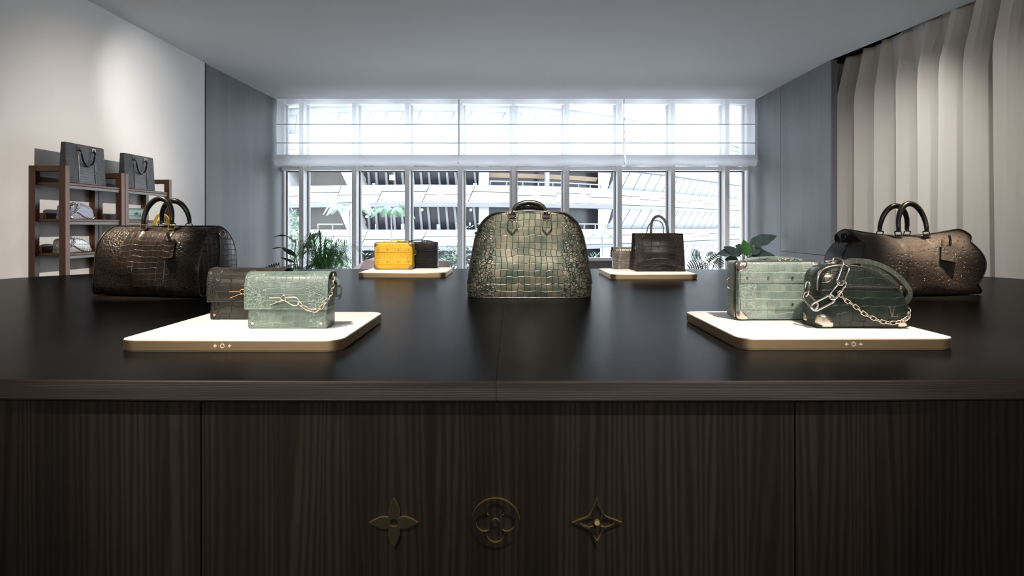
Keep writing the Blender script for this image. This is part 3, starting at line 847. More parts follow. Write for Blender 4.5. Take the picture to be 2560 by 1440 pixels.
# ------------------------------------------------------------------ dome bag in the middle
AL = [(0, .288), (.067, .291), (.119, .283), (.193, .272), (.267, .258), (.304, .2475), (.341, .231), (.360, .216), (.378, .1955), (.3895, .176), (.395, .156), (.399, .126), (.4014, .074), (.402, .0)]
def dome_bag():
    t = thing('dome_bag', 'metallic green crocodile dome bag with gold buckles, centre of the table', 'handbag', (.0815, 3.258, TZ))
    H = .402
    zs = [0, .003] + [.402 * (1 - math.cos(PI * k / 44)) / 2 * 1.0 for k in range(2, 44)] + [.3995, .4012, .402]
    zs = sorted(set([z for z in zs if z >= 0]))
    fine_al = crom([(z, w, 0) for z, w in AL], 6); tab = [(p.x, p.y) for p in fine_al]
    def W(z): return max(.0, interp(tab, z))
    def Dp(z): return .125 - .055 * (z / H) ** 1.6
    N = 72
    def ring(z):
        w, d = W(z), Dp(z); out = []
        for i in range(N):
            a = 2 * PI * i / N; c, s = math.cos(a), math.sin(a); e = 2 / 7.
            x = w * math.copysign(abs(c) ** e, c); y = d * math.copysign(abs(s) ** e, s)
            bul = .016 * math.sin(PI * min(1, z / H * 1.02)) * (1 - (x / max(w, 1e-4)) ** 2) if w > .01 else 0
            out.append(Vector((x, y + math.copysign(bul, y), z)))
        return out
    b = MB(); V = []
    for z in zs: V += ring(z)
    F = [(k * N + i, k * N + (i + 1) % N, (k + 1) * N + (i + 1) % N, (k + 1) * N + i) for k in range(len(zs) - 1) for i in range(N)]
    F += [list(range(N))[::-1], [(len(zs) - 1) * N + i for i in range(N)]]
    b.add(V, F).build('bag_body', alma_m, t, 65)
    # base band, slightly proud, with its seam
    def base(u, v):
        z = .001 + .066 * u; a = 2 * PI * v; c, s = math.cos(a), math.sin(a); e = 2 / 7.; k = .0018 if 0 < u < 1 else .0004
        x = (W(z) + k) * math.copysign(abs(c) ** e, c); y = (Dp(z) + k) * math.copysign(abs(s) ** e, s)
        return Vector((x, y + math.copysign(.016 * math.sin(PI * z / H) * (1 - min(1, (x / W(z)) ** 2)), y), z))
    MB().grid(base, 6, 120, cv=True).build('base_band', alma_m, t, 50)
    MB().tube([base(0, k / 120) + Vector((0, 0, .002)) for k in range(120)], .0028, True, 6).build('foot_piping', black_plain, t, 60)
    for s in (-1, 1):
        P = [Vector((-W(z) * .985, s * Dp(z) * .96, z)) for z in (.066, .12, .2, .27, .31, .345, .365, .382, .392, .398)] + [Vector((0, s * Dp(.402) * .96, .4035))]
        P = crom(P, 4); P = P + [Vector((-p.x, p.y, p.z)) for p in P[-2::-1]]
        MB().tube(P, .0042, n=7).build('piping', black_plain, t, 60)
    # zip along the top gusset and its tab on the left
    P = [Vector((-W(z) * 1.003, 0, z)) for z in (.10, .2, .27, .31, .345, .365, .382, .392, .399)] + [Vector((0, 0, .4035))]
    P = crom(P, 4); P = P + [Vector((-p.x, p.y, p.z)) for p in P[-2::-1]]
    MB().sweep(P, [(-.001, -.012), (.002, -.012), (.002, .012), (-.001, .012)], bin_=(0, 1, 0)).build('zip', tape_dark, t)
    for z in (.155, .30, .335): MB().rbox((-W(z) - .006, .0, z), (.012, .02, .012), .003, 2).build('zip_tab', gunmetal, t)
    # handles with gold rectangles, pentagon tabs and studs
    for s in (-1, 1):
        y0 = s * (Dp(.395) + .006)
        P = [Vector((-.082, y0, .386))]
        for k in range(25):
            a = PI * (1 - k / 24); P.append(Vector((.076 * math.cos(a), y0 + (-s) * .022 * math.sin(a), .398 + (.046 if s < 0 else .030) * math.sin(a))))
        P.append(Vector((.082, y0, .386)))
        h = MB().tube(P, .0105, n=10, bin_=(0, 1, 0), scale=lambda q: .75 + .45 * math.sin(PI * q)).build('handle', plain('bronze_handle' + str(s), (.012, .0115, .008), .18), t, 60)
        for sx in (-1, 1):
            yb = s * (Dp(.37) + .008)
            MB().tube(rect_loop((sx * .0795, s * (Dp(.39) + .010), .387), .036, .030, (1, 0, 0), (0, 0, 1)), .0022, True, 7).build('buckle', gold, h, 60)
            MB().rbox((sx * .0795, s * (Dp(.38) + .006), .374), (.030, .008, .022), .003, 2).build('handle_tab', black_plain, h)
            O = [(-.019, .034), (-.024, -.010), (0, -.036), (.024, -.010), (.019, .034)]
            q = 1 if s < 0 else -1
            M = Matrix.Translation((sx * .081, s * (Dp(.332) + .0140), .330)) @ Matrix.Rotation(R(-10) * q, 4, 'X') @ (Matrix.Rotation(PI / 2, 4, 'X') if s < 0 else Matrix.Rotation(PI, 4, 'Z') @ Matrix.Rotation(PI / 2, 4, 'X'))
            p = MB().prism(O, -.004, .004, M).build('leather_patch', alma_m, h, 30)
            O3 = [(a, b, .004) for a, b in O]
            MB().tube([M @ Vector((a * .9, b * .9, .0045)) for a, b in O], .0016, True, 5).build('patch_edge', black_plain, p)
            MB().sphere(M @ Vector((0, .026, .006)), .0045, 10).build('stud', rose, p)
dome_bag()

# ------------------------------------------------------------------ flap bags
def flap_bag(label, loc, rz, mat, metal, w=.240, h=.1645, d=.110, clasp=True, chained=True, strap=True, rear=False, side_chain=False, patches=True, name='flap_bag'):
    t = thing(name, label, 'handbag', loc, rz, None)
    MB().rbox((0, .002, h * .44), (w - .008, d - .012, h * .88), .008, 3, cuts=2).build('bag_body', mat, t, 50)
    prof = [(d * .44, h * .50), (d * .455, h * .74), (d * .43, h * .90), (d * .30, h * .985), (0, h), (-d * .26, h * .985), (-d * .43, h * .90), (-d * .50, h * .76), (-d * .515, h * .55), (-d * .515, h * .36)]
    if rear: prof = prof[:-2] + [(-d * .49, h * .5), (-d * .475, h * .10)]
    P = crom([(a, b, 0) for a, b in prof], 6); m = len(P) - 1
    ac = [0.]
    for a, b2 in zip(P, P[1:]): ac.append(ac[-1] + (b2 - a).length)
    def fn(u, v, o=0.):
        p = P[round(v * m)]; a, c = P[max(round(v * m) - 1, 0)], P[min(round(v * m) + 1, m)]; tg_ = (c - a).normalized()
        return Vector(((u - .5) * w, p.x + tg_.y * o, p.y - tg_.x * o))
    b = MB()
    b.grid(lambda u, v: fn(u, v), 30, m, uv=lambda u, v: ((u - .5) * w, ac[m] - ac[round(v * m)] + h * .36), flip=True)
    b.grid(lambda u, v: fn(u, v, -.0035), 30, m)
    fl = b.build('flap', mat, t, 60)
    for sx in (-1, 1):
        MB().tube([Vector((sx * w / 2, p.x, p.y)) + Vector((0, 0, 0)) for p in P], .0022, n=6).build('flap_edge', mat, fl, 60)
    if not rear: MB().tube([(-w / 2, P[-1].x, P[-1].y), (w / 2, P[-1].x, P[-1].y)], .0022, n=6).build('flap_edge', mat, fl, 60)
    yf = -d * .515
    if patches and not rear:
        half = ((w - .008) / 2, (d - .012) / 2, h * .44)
        for sx in (-1, 1):
            c = corner_cap(half, .008, (sx, -1, -1), .033, .0014)
            p = c.build('corner_patch', mat, t, 50, loc=(0, .002, h * .44))
            MB().disc((sx * (half[0] - .016), -half[1] - .001, -half[2] + .016), (0, -1, 0), .0042, .003).build('rivet', metal, p)
    if clasp:
        k = w / .24
        cx, cz = -.006 * k, h * .56
        c = MB().tube([(cx + .0075 * math.cos(a), yf - .006, cz + .0075 * math.sin(a)) for a in [2 * PI * q / 16 for q in range(16)]], .0026, True, 7).build('clasp', metal, t, 60)
        MB().tube([(cx - .041 * k, yf - .006, cz), (cx - .006, yf - .007, cz)], .0019, n=7).build('clasp_bar', metal, c, 60)
        MB().tube([(cx - .039 * k, yf - .006, cz - .020), (cx - .010, yf - .007, cz - .009), (cx + .004, yf - .007, cz - .007)], .0019, n=7).build('clasp_bar', metal, c, 60)
        MB().tube(crom([(cx + .006, yf - .007, cz), (cx + .036 * k, yf - .007, cz + .001), (cx + .047 * k, yf - .007, cz - .010), (cx + .042 * k, yf - .007, cz - .019), (cx + .030 * k, yf - .007, cz - .022), (cx + .006, yf - .007, cz - .008)], 5), .0021, n=7).build('clasp_loop', metal, c, 60)
    if chained:
        pts = [(.040, yf - .009, .078), (.055, yf - .009, .066), (.075, yf - .009, .056), (.092, yf - .008, .056), (.110, yf - .007, .070), (.124, yf + .006, .092), (.129, yf + .020, .118), (.128, yf + .034, .142), (.125, yf + .045, .158)]
        chain(t, [(x * w / .24, y, z * h / .1645) for x, y, z in pts], .0165, .0095, .0017, metal)
    if strap:
        s = MB().sweep(crom([(w / 2 - .002, .0, h * .93), (w / 2 + .016, .004, h * .82), (w / 2 + .024, .006, h * .64), (w / 2 + .017, .006, h * .46)], 6), [(-.002, -.011), (.002, -.011), (.002, .011), (-.002, .011)], bin_=(0, 1, 0)).build('side_strap', mat, t)
        for z in (.74, .56): MB().disc((w / 2 + .021, -.006, h * z), (.6, -.8, 0), .0042, .006).build('rivet', metal, s)
    if side_chain:
        chain(t, [(-w / 2 + .004, -.01, h * .93), (-w / 2 - .012, -.004, h * .82), (-w / 2 - .014, .0, h * .66), (-w / 2 - .006, .004, h * .5)], .014, .009, .0017, metal, (-1, 0, 0))
    return t
flap_bag('sage green crocodile flap bag with gold clasp and draped chain', (-.659, 2.040, .950), 0, green_croc, champagne)
flap_bag('dark olive crocodile flap bag with rose gold clasp, behind the sage one', (-.854, 2.230, .950), 0, olive_croc, rose, chained=False, strap=False)
flap_bag('small metallic grey crocodile bag half hidden behind the black tote', (.832, 4.825, .950), 0, grey_croc, gunmetal, .24, .154, .108, False, False, False, True, True, False)

# ------------------------------------------------------------------ trunk bags
def trunk_bag(label, loc, rz, mat, capm, metal, w=.265, h=.184, d=.12, ring_sides=(-1, 1), top=True, studs=True, caps=True):
    t = thing('trunk_bag', label, 'handbag', loc, rz, 'boxy trunk bags')
    half = (w / 2, d / 2, h / 2); r = .010
    MB().rbox((0, 0, h / 2), (w, d, h), r, 3, cuts=3).build('bag_body', mat, t, 50)
    for z in (.27, .73):
        bnd = MB().rbox((0, -d / 2 - .0002, h * z), (w - .012, .004, h * .185), .0016, 1).build('front_band', mat, t, 30)
        if studs:
            for fx in (-.40, -.145, .145, .40): MB().disc((fx * w, -d / 2 - .0018, h * z), (0, -1, 0), .0038, .0026, 12).build('stud', metal, bnd)
    # zip running round the sides and top
    O = rrect(-w / 2 - .0008, -h / 2 - .0008, w / 2 + .0008, h / 2 + .0008, r, 4)
    z_ = MB().sweep([(x, -d * .22, h / 2 + z) for x, z in O], [(-.001, -.008), (.001, -.008), (.001, .008), (-.001, .008)], closed=True, bin_=(0, 1, 0)).build('zip_tape', tape_dark, t)
    MB().tube([(x * 1.004, -d * .22, h / 2 + z * 1.004) for x, z in O], .0022, True, 6).build('zip_teeth', metal, z_)
    if caps:
        for sx in (-1, 1):
            for sz in (-1, 1):
                c = corner_cap(half, r, (sx, -1, sz), .030, .0014).build('corner_cap', capm, t, 45, loc=(0, 0, h / 2))
                MB().disc((sx * (w / 2 - .013), -d / 2 - .001, sz * (h / 2 - .013)), (0, -1, 0), .0036, .002, 10).build('screw', metal, c)
    for s in ring_sides:
        x = s * (w / 2 + .002)
        MB().tube([(x, -.004 + .0, h * .70), (x + s * .011, -.004, h * .70), (x + s * .015, -.004, h * .67), (x + s * .015, -.004, h * .56), (x + s * .011, -.004, h * .53), (x, -.004, h * .53)], .0024, n=7).build('side_ring', metal, t, 60)
    if top:
        P = crom([(-w * .34, .01, h + .002), (-w * .26, .01, h + .007), (-w * .05, .01, h + .012), (w * .16, .01, h + .011), (w * .30, .01, h + .007), (w * .37, .01, h + .002)], 6)
        hd_ = MB().sweep(P, [(-.0028, -.010), (.0028, -.010), (.0028, .010), (-.0028, .010)], bin_=(0, 1, 0)).build('top_handle', mat, t)
        MB().tube(rect_loop((-w * .14, .01, h + .010), .010, .026, (1, 0, 0), (0, 1, 0), .003), .0022, True, 6).build('keeper', mat, hd_)
        chain(t, [(w * .05, -.012, h + .004), (w * .14, -.016, h + .006), (w * .22, -.014, h + .004), (w * .30, -.006, h + .005)], .0145, .009, .0016, metal, (0, 0, 1))
    return t
trunk_bag('mint crocodile trunk bag with champagne metal corners and studs', (.851, 2.222, .9525), 1.0, mint_croc, champagne, champagne)
trunk_bag('yellow crocodile trunk bag with bronze corners on the far tray', (-.825, 4.784, .9525), 0, yellow_croc, plain('bronze_cap', (.34, .24, .17), .35, .8), plain('stud_olive', (.30, .26, .12), .35, .8), ring_sides=(1,))
trunk_bag('jet black trunk bag behind the yellow one on the far tray', (-.670, 4.925, .9525), 0, jet_croc, jet_croc, gunmetal, ring_sides=(1,), studs=False, caps=False)

# ------------------------------------------------------------------ chain pouches
def pouch(label, loc, rz, mat, strapm, metal, w=.259, h=.180, d=.122, detail=True, big=True):
    t = thing('chain_bag', label, 'handbag', loc, rz, 'zipped bags with chunky chains')
    k = w / .259; kz = h / .180
    Ot = [(-w / 2 + .012, 0), (w / 2 - .010, 0), (w / 2, .010), (w / 2 + .001, .35 * h), (w / 2 - .012, .52 * h), (w / 2 - .040 * k, .70 * h), (w / 2 - .085 * k, .86 * h), (.0, .965 * h), (-w * .16, .995 * h), (-w * .32, .985 * h), (-w * .42, .94 * h), (-w * .475, .85 * h), (-w / 2 + .001, .70 * h), (-w / 2, .012)]
    O = resample(crom([(a, b, 0) for a, b in Ot], 6, True), count=110, closed=True)
    n = len(O); c = Vector((0, h * .45, 0)); b = MB(); V = []
    for ins, y in ((.016, -d / 2), (.005, -d / 2 + .002), (.0, -d / 2 + .008), (.0, d / 2 - .008), (.005, d / 2 - .002), (.016, d / 2)):
        for p in O:
            q = p + (c - p).normalized() * ins; V.append(Vector((q.x, y, max(q.y, 0))))
    F = [(m * n + i, m * n + (i + 1) % n, (m + 1) * n + (i + 1) % n, (m + 1) * n + i) for m in range(5) for i in range(n)]
    F += [list(range(n))[::-1], [5 * n + i for i in range(n)]]
    b.add(V, F).build('bag_body', mat, t, 40)
    zi = [p for p in O if p.y > .56 * h and p.x < .42 * w]
    zi.sort(key=lambda p: math.atan2(p.y - h * .4, p.x + .0), reverse=True)
    zp = MB().sweep([(p.x * 1.004, -d * .36, p.y * 1.006) for p in zi], [(-.001, -.008), (.0012, -.008), (.0012, .008), (-.001, .008)], bin_=(0, 1, 0)).build('zip_tape', tape_dark, t)
    MB().tube([(p.x * 1.012, -d * .36, p.y * 1.012) for p in zi], .0026, n=6).build('zip_teeth', metal, zp)
    half = (w / 2, d / 2, h / 2)
    for (sx, sy, sz, r0) in ((-1, -1, -1, .040), (1, -1, -1, .032), (-1, -1, 1, .038), (-1, 1, -1, .034)):
        r0 *= kz
        o = corner_cap(half, .018 * kz if sz > 0 else .012 * kz, (sx, sy, sz), r0, .0022).build('corner_cap', champagne if detail else silver, t, 50, loc=(.006 if sz > 0 else 0, 0, h / 2 - (.014 * kz if sz > 0 else 0)))
        if detail and sy < 0: MB().disc((sx * (w / 2 - .022), -d / 2 - .0016, sz * (h / 2 - .020)), (0, -1, 0), .003, .002, 10).build('screw', metal, o)
    # strap arching over to the right
    S = [(-.045 * k, -.015, h * .985), (-.02 * k, -.014, h * 1.065), (.03 * k, -.012, h * 1.06), (.075 * k, -.014, h * .985), (.118 * k, -.018, h * .83), (.148 * k, -.020, h * .64), (.155 * k, -.020, h * .52), (.146 * k, -.020, h * .40), (.128 * k, -.016, h * .34)]
    st = MB().sweep(crom(S, 6), [(-.0075, -.0045), (.0075, -.0075), (.0075, .0045), (-.0075, .0075)], bin_=(0, 1, 0)).build('strap', strapm, t, 40)
    S2 = [(p[0] * .94, .012, p[2] * .94) for p in S[2:]]
    MB().sweep(crom(S2, 6), [(-.0065, -.004), (.0065, -.006), (.0065, .004), (-.0065, .006)], bin_=(0, 1, 0)).build('strap', strapm, t, 40)
    if detail:
        zt_ = MB().rbox((.022 * k, -d / 2 - .0004, h * .655), (w * .66, .0022, .0085), .001, 1).build('front_zip', tape_dark, t)
        tb_ = MB()
        for i in range(58): tb_.box((.022 * k - w * .31 + i * w * .62 / 57, -d / 2 - .0022, h * .655), (.0013, .002, .0052))
        tb_.build('zip_teeth', champagne, zt_)
        MB().rbox((.022 * k + w * .325, -d / 2 - .0022, h * .655), (.006, .003, .008), .001, 1).build('zip_stop', champagne, zt_)
        logo(t, w * .315, -d / 2 - .001, h * .265, .029, champagne)
    yf = -d / 2
    if big:
        ch = empty_part('chunky_chain', t, 'large polished silver links')
        def biglink(a, b_, face, W=.0225, r=.0034):
            a, b_ = Vector(a), Vector(b_); T = (b_ - a); Ln = T.length; T.normalize()
            f = Vector(face); f = (f - T * f.dot(T)).normalized(); s = f.cross(T)
            M = Matrix((T, s, f)).transposed().to_4x4(); M.translation = (a + b_) / 2
            obj_of(link_mesh('chunky_link', Ln + .004, W, r, silver, 9), 'link', ch, M)
        def sc(p): return (p[0] * k, p[1], p[2] * kz)
        L_ = [((-.100, -.020, .187), (-.070, -.030, .192), (.2, -.3, 1)), ((-.078, -.034, .193), (-.046, -.026, .188), (0, -1, .5)),
              ((-.055, yf - .004, .182), (-.079, yf - .012, .128), (.2, -1, .15)), ((-.066, yf - .012, .134), (-.103, yf - .012, .087), (-.7, -.6, .5)),
              ((-.096, yf - .010, .089), (-.150, yf + .004, .056), (.1, -1, .35)), ((-.140, yf + .002, .058), (-.150, yf + .062, .092), (-.9, -.3, .4)),
              ((-.147, yf + .058, .088), (-.143, yf + .050, .128), (-1, -.1, 0))]
        for a, b_, f in L_: biglink(sc(a), sc(b_), f, .0225 * kz, .0034 * (.8 + .2 * kz))
    pts = [(-.078, yf - .008, .105), (-.066, yf - .007, .086), (-.034, yf - .006, .066), (-.007, yf - .006, .043), (.019, yf - .006, .030), (.049, yf - .006, .018), (.078, yf - .006, .0145), (.105, yf - .006, .019), (.128, yf - .002, .031), (.136, yf + .012, .050), (.134, yf + .03, .062)]
    chain(t, [(x * k, y, max(z * kz, .010)) for x, y, z in pts], .0195 * (.6 + .4 * kz), .0105 * (.6 + .4 * kz), .0017, champagne if detail else silver)
    return t
pouch('deep green crocodile zip bag with thick silver chain and monogram', (1.0335, 2.054, .9535), 0, deep_green, strap_green, champagne)

# ------------------------------------------------------------------ black tote on the far tray
def tote():
    t = thing('tote_bag', 'black crocodile tote with flat handles on the far tray', 'handbag', (.9865, 4.620, .950))
    w, h, d = .327, .250, .205
    def fn(u, v):                                           # closed ring u, height v
        z = h * v; N = u * 4; s = int(N) % 4; f = N - int(N)
        ww = (w / 2) * (1 - .045 * v); dd = d / 2 * (1 - .30 * v)
        pin = .030 * math.sin(PI * f) * (.25 + .75 * v)       # folded side gussets
        cr = -.014 * math.exp(-((v - .17 - .05 * math.cos(2 * PI * (f - .5))) / .07) ** 2) + .010 * math.sin(PI * v) + .004 * math.sin(v * 9)
        if s == 0: return Vector((-ww + 2 * ww * f, -dd - cr * math.sin(PI * f), z))
        if s == 1: return Vector((ww - pin, -dd + 2 * dd * f, z))
        if s == 2: return Vector((ww - 2 * ww * f, dd, z))
        return Vector((-ww + pin, dd - 2 * dd * f, z))
    b = MB().grid(lambda u, v: fn(v, u), 40, 96, cv=True)
    b.add([fn(k / 96, 0) for k in range(96)], [list(range(96))[::-1]])
    b.build('bag_body', black_tote, t, 50)
    MB().tube([fn(k / 96, 1) for k in range(96)], .003, True, 6).build('rim', black_plain, t, 60)
    for s in (-1, 1):
        for x in (-1, 1):
            MB().tube([Vector((x * (w / 2) * (1 - .045 * v), s * (d / 2 * (1 - .30 * v)), h * v)) for v in [k / 12 for k in range(13)]], .0026, n=6).build('piping', plain('tote_edge%d%d' % (s, x), (.055, .05, .05), .35), t, 60)
    for s, top in ((-1, .118), (1, .092)):
        y = s * d / 2 * .68; P = [Vector((-.062, y, h - .012))]
        for k in range(25):
            a = PI * (1 - k / 24); P.append(Vector((.056 * math.cos(a) + s * .006 * math.sin(a), y - s * .01 * math.sin(a), h + .012 + (top - .012) * math.sin(a) ** .85)))
        P.append(Vector((.062, y, h - .012)))
        MB().sweep(P, [(-.0022, -.011), (.0022, -.011), (.0022, .011), (-.0022, .011)] if s > 0 else [(-.0085, -.002), (.0085, -.002), (.0085, .002), (-.0085, .002)], bin_=(0, 1, 0)).build('handle', black_plain, t, 40)
black_tote = croc('croc_tote_black', (.008, .0065, .006), (.022, .017, .015), (.016, .012, .010), (.06, .024), .0085, .105, .2, .001, 0, .28)
tote()

# ------------------------------------------------------------------ bags on the shelves (fronts face the room, +X)
def slim_tote(label, y, z):
    t = thing('slim_tote', label, 'handbag', (-3.175, y, z), 90, 'slim slate totes on the shelf tops')
    w, h, d = .462, .290, .066
    MB().rbox((0, 0, h / 2), (w, d, h), .005, 2, fn=lambda p: (p.x * (1 - .02 * (p.z / h + .5)), p.y * (1 - .5 * (p.z / h + .5)), p.z), cuts=2).build('bag_body', slate_croc, t, 40)
    yb = lambda zz: -d / 2 * (1 - .5 * zz / h) - .002
    for sx in (-.088, .088):
        MB().tube([(sx * (1 + .12 * (1 - q)), yb(h * q) - .0003, h * q) for q in (.03, .4, .72)], .0022, n=6).build('seam', black_plain, t)
    P = [Vector((-.088, yb(h * .86) - .006, h * .86))]
    for k in range(21):
        a = PI * k / 20; P.append(Vector((-.080 * math.cos(a), yb(h * .6) - .016, h * .80 - .098 * math.sin(a))))
    P.append(Vector((.088, yb(h * .86) - .006, h * .86)))
    hd_ = MB().tube(P, .0078, n=8, bin_=(0, 1, 0)).build('handle', black_plain, t, 60)
    for sx in (-.088, .088): MB().tube(rect_loop((sx, yb(h * .88) - .004, h * .885), .034, .026, (1, 0, 0), (0, 0, 1)), .003, True, 7).build('ring', silver if sx > 0 else gunmetal, hd_, 60)
    P = [Vector((p.x, -p.y, p.z + .0)) for p in P]
    MB().tube(P, .0078, n=8, bin_=(0, 1, 0)).build('handle', black_plain, t, 60)
slim_tote('slate grey slim tote on the shelf top, farther from the window', 5.035, 1.56)
slim_tote('slate grey slim tote on the shelf top, nearer the window', 5.76, 1.56)
pouch('lilac grey chain bag on the middle shelf', (-3.225, 5.025, 1.303), 90, lilac_m, lilac_m, silver, .27, .108, .11, False)
pouch('silver chain bag on the low shelf behind the black travel bag', (-3.225, 4.985, 1.06), 90, silver_lea, silver_lea, silver, .27, .104, .11, False)
flap_bag('small teal flap bag on the middle shelf near the window', (-3.215, 5.735, 1.303), 90, teal_m, gunmetal, .27, .100, .10, True, False, False, False, False, False)
yb_ = thing('shoulder_bag', 'yellow shoulder bag with wide strap seen through the black bag handles', 'handbag', (-3.19, 6.03, 1.06), 90)
MB().rbox((0, 0, .06), (.26, .10, .12), .012, 3, cuts=2).build('bag_body', yellow_croc, yb_, 50)
MB().sweep(crom([(-.125, -.045, .09), (-.135, -.085, .20), (-.09, -.095, .275), (-.02, -.097, .297), (.07, -.095, .265), (.125, -.085, .18), (.125, -.045, .09)], 6), [(-.004, -.016), (.004, -.016), (.004, .016), (-.004, .016)], bin_=(0, 1, 0)).build('strap', yellow_plain, yb_, 40)

# ------------------------------------------------------------------ lounge chair behind the table
def lounge(label, x, y, w, zt, seed):
    t = thing('lounge_chair', label, 'armchair', (x, y, 0))
    def shell(u, v, o):                                     # wrap-round back, open to the camera side
        a = R(-20 + 220 * u); rx, ry = w / 2 - o, .42 - o
        hgt = zt - (.16 * abs(math.cos(a)) ** 3)
        return Vector((rx * math.copysign(abs(math.cos(a)) ** .75, math.cos(a)), ry * math.sin(a) * 1.0, .16 + (hgt - .16) * v))
    b = MB()
    b.grid(lambda u, v: shell(u, v, 0), 40, 8, flip=True); b.grid(lambda u, v: shell(u, v, .11), 40, 8)
    b.grid(lambda u, v: shell(u, 1, .055 - .055 * math.cos(PI * v)) + Vector((0, 0, .045 * math.sin(PI * v))), 40, 8, flip=True)
    for u in (0, 1): b.grid(lambda q, v, u=u: shell(u, v, .11 * q), 4, 8)
    b.build('chair_back', chair_m, t, 60)
    MB().rbox((0, -.03, .33), (w - .24, .62, .20), .05, 3).build('seat_cushion', chair_m, t, 50)
    for sx in (-1, 1):
        for sy in (-1, 1): MB().tube([(sx * (w / 2 - .2), sy * .25 + .05, .24), (sx * (w / 2 - .17), sy * .27 + .05, 0)], .018).build('leg', walnut, t)
    return t
lounge('pale mauve tub chair behind the yellow trunk bag tray', -1.27, 7.75, 1.24, .865, 1)
def cushion(label, x, y, z, w, tilt, m):
    c = MB()
    def f(u, v, s):
        a, b = 2 * u - 1, 2 * v - 1; k = (1 - abs(a) ** 2.6) * (1 - abs(b) ** 2.6)
        return Vector((a * w / 2 * (1 - .08 * b * b), s * .075 * max(0, k) ** .6, b * w / 2 * (1 - .08 * a * a)))
    c.grid(lambda u, v: f(u, v, -1), 16, 16); c.grid(lambda u, v: f(u, v, 1), 16, 16, flip=True)
    o = c.build('cushion', m, None, 80); o.location = (x, y, z); o.rotation_euler = (R(-14), R(tilt), R(8))
    o['label'] = label; o['category'] = 'cushion'
cushion('dusty pink cushion peeking out left of the yellow trunk bag', -1.58, 7.78, .64, .40, 24, pillow_m)
cushion('taupe cushion on the tub chair right of the black trunk bag', -.90, 7.80, .64, .42, -6, plain('cushion_taupe', (.24, .20, .18), .85))

# ------------------------------------------------------------------ plants
def leaf_blade(b, base, tip, width, sag=.0, fold=.18, n=10, up=(0, 0, 1), wave=0.):
    base, tip = Vector(base), Vector(tip); T = tip - base; L = T.length; T.normalize()
    s = T.cross(Vector(up))
    if s.length < .05: s = T.cross(Vector((0, 1, 0)))
    s.normalize(); nn = s.cross(T)
    def f(u, v):
        k = 2 * v - 1; w = width / 2 * (math.sin(PI * min(1, u ** .75 * .985 + .015)) ** .8)
        return base + T * L * u + s * w * k + nn * (fold * w * abs(k) + wave * math.sin(u * 18 + k * 2) * abs(k) * w) - Vector((0, 0, sag * L * u * u))
    b.grid(f, n, 4)
def stem(b, P, r): b.tube(crom(P, 6), r, n=6, scale=lambda t: 1 - .45 * t)
def pot(t, r, h): 
    b = MB(); pr = [(r * .72, 0), (r * .98, h * .6), (r, h), (r * .9, h), (r * .86, h * .9), (0, h * .9)]
    b.grid(lambda u, v: Vector((pr[round(v * 5)][0] * math.cos(2 * PI * u), pr[round(v * 5)][0] * math.sin(2 * PI * u), pr[round(v * 5)][1])), 24, 5, cu=True)
    b.build('pot', pot_m, t, 40)
def px(x, y, d): return Vector(((x - 1280) / 1700 * d, d, EYE + (566 - y) / 1700 * d))

def paddle_plant():                                       # tall plant with paddle leaves, left of the window
    D = 9.15; base = px(752, 672, D); o = Vector((base.x, D, 0))
    t = thing('paddle_plant', 'tall dark paddle leaf plant before the left window bay', 'plant', o); pot(t, .20, .34)
    def q(x, y, dd=0): return px(x, y, D + dd) - o
    foot = Vector((0, 0, .3))
    items = [((760, 606), (777, 577), .19, (1, .1, 0)), ((768, 601), (799, 582), .10, (0, -1, 1)), ((766, 605), (780, 620), .11, (0, -1, .3)),
             ((739, 640), (703, 617), .075, (.2, -1, .9)), ((739, 607), (731, 598), .045, (.3, -1, .6)), ((736, 657), (700, 641), .04, (.2, -1, .9)),
             ((706, 587), (682, 593), .02, (0, -1, 1)), ((703, 619), (679, 621), .025, (0, -1, 1)), ((700, 589), (715, 589), .03, (0, -1, 1))]
    for i, (a, c, w, up) in enumerate(items):
        dd = .06 * math.sin(i * 2.3)
        A, C = q(*a, dd), q(*c, dd)
        lf = MB(); leaf_blade(lf, A, C, w, .06, .25, 12, up)
        l = lf.build('leaf', leaf_dark, t, 70)
        sb = MB()
        if i < 6: stem(sb, [foot + Vector((.03 * math.sin(i * 2), .02 * math.cos(i), 0)), foot.lerp(A, .55) + Vector((.05 * math.sin(i), 0, .03)), A], .010)
        elif i == 6: stem(sb, [q(739, 607), q(720, 592), A], .005)
        elif i == 7: stem(sb, [q(738, 640), q(715, 621), A], .005)
        else: stem(sb, [q(731, 600), q(722, 592), A], .004)
        sb.build('stem', stem_m, l, 60)
paddle_plant()
def monstera(b, base, tip, width, up=(0, 0, 1), lobes=6):
    """Heart shaped leaf cut into fingers."""
    base, tip = Vector(base), Vector(tip); T = tip - base; L = T.length; T.normalize(); s = T.cross(Vector(up)).normalized(); nn = s.cross(T)
    for sd in (-1, 1):
        for k in range(lobes):
            u0, u1 = k / lobes * .92, (k + .74) / lobes * .92
            wk = width / 2 * math.sin(PI * (.18 + .76 * (k + .4) / lobes)) ** .7
            def f(u, v, u0=u0, u1=u1, wk=wk, sd=sd, k=k):
                c = u0 + (u1 - u0) * u + (0.03 if k else -.06) * v + .10 * v * v
                wd = wk * v * (1 - .12 * (2 * u - 1) ** 2); nar = 1 - .35 * v ** 3
                cc = (u0 + u1) / 2 + .13 * v * v; c = cc + (c - cc) * nar
                return base + T * L * c + s * sd * wd + nn * (.20 * wd - .5 * wd * wd / max(width, .01)) - Vector((0, 0, .12 * L * c * c))
            b.grid(f, 4, 7)
    b.tube([base, base + T * L * .95 - Vector((0, 0, .10 * L))], .004, n=5)
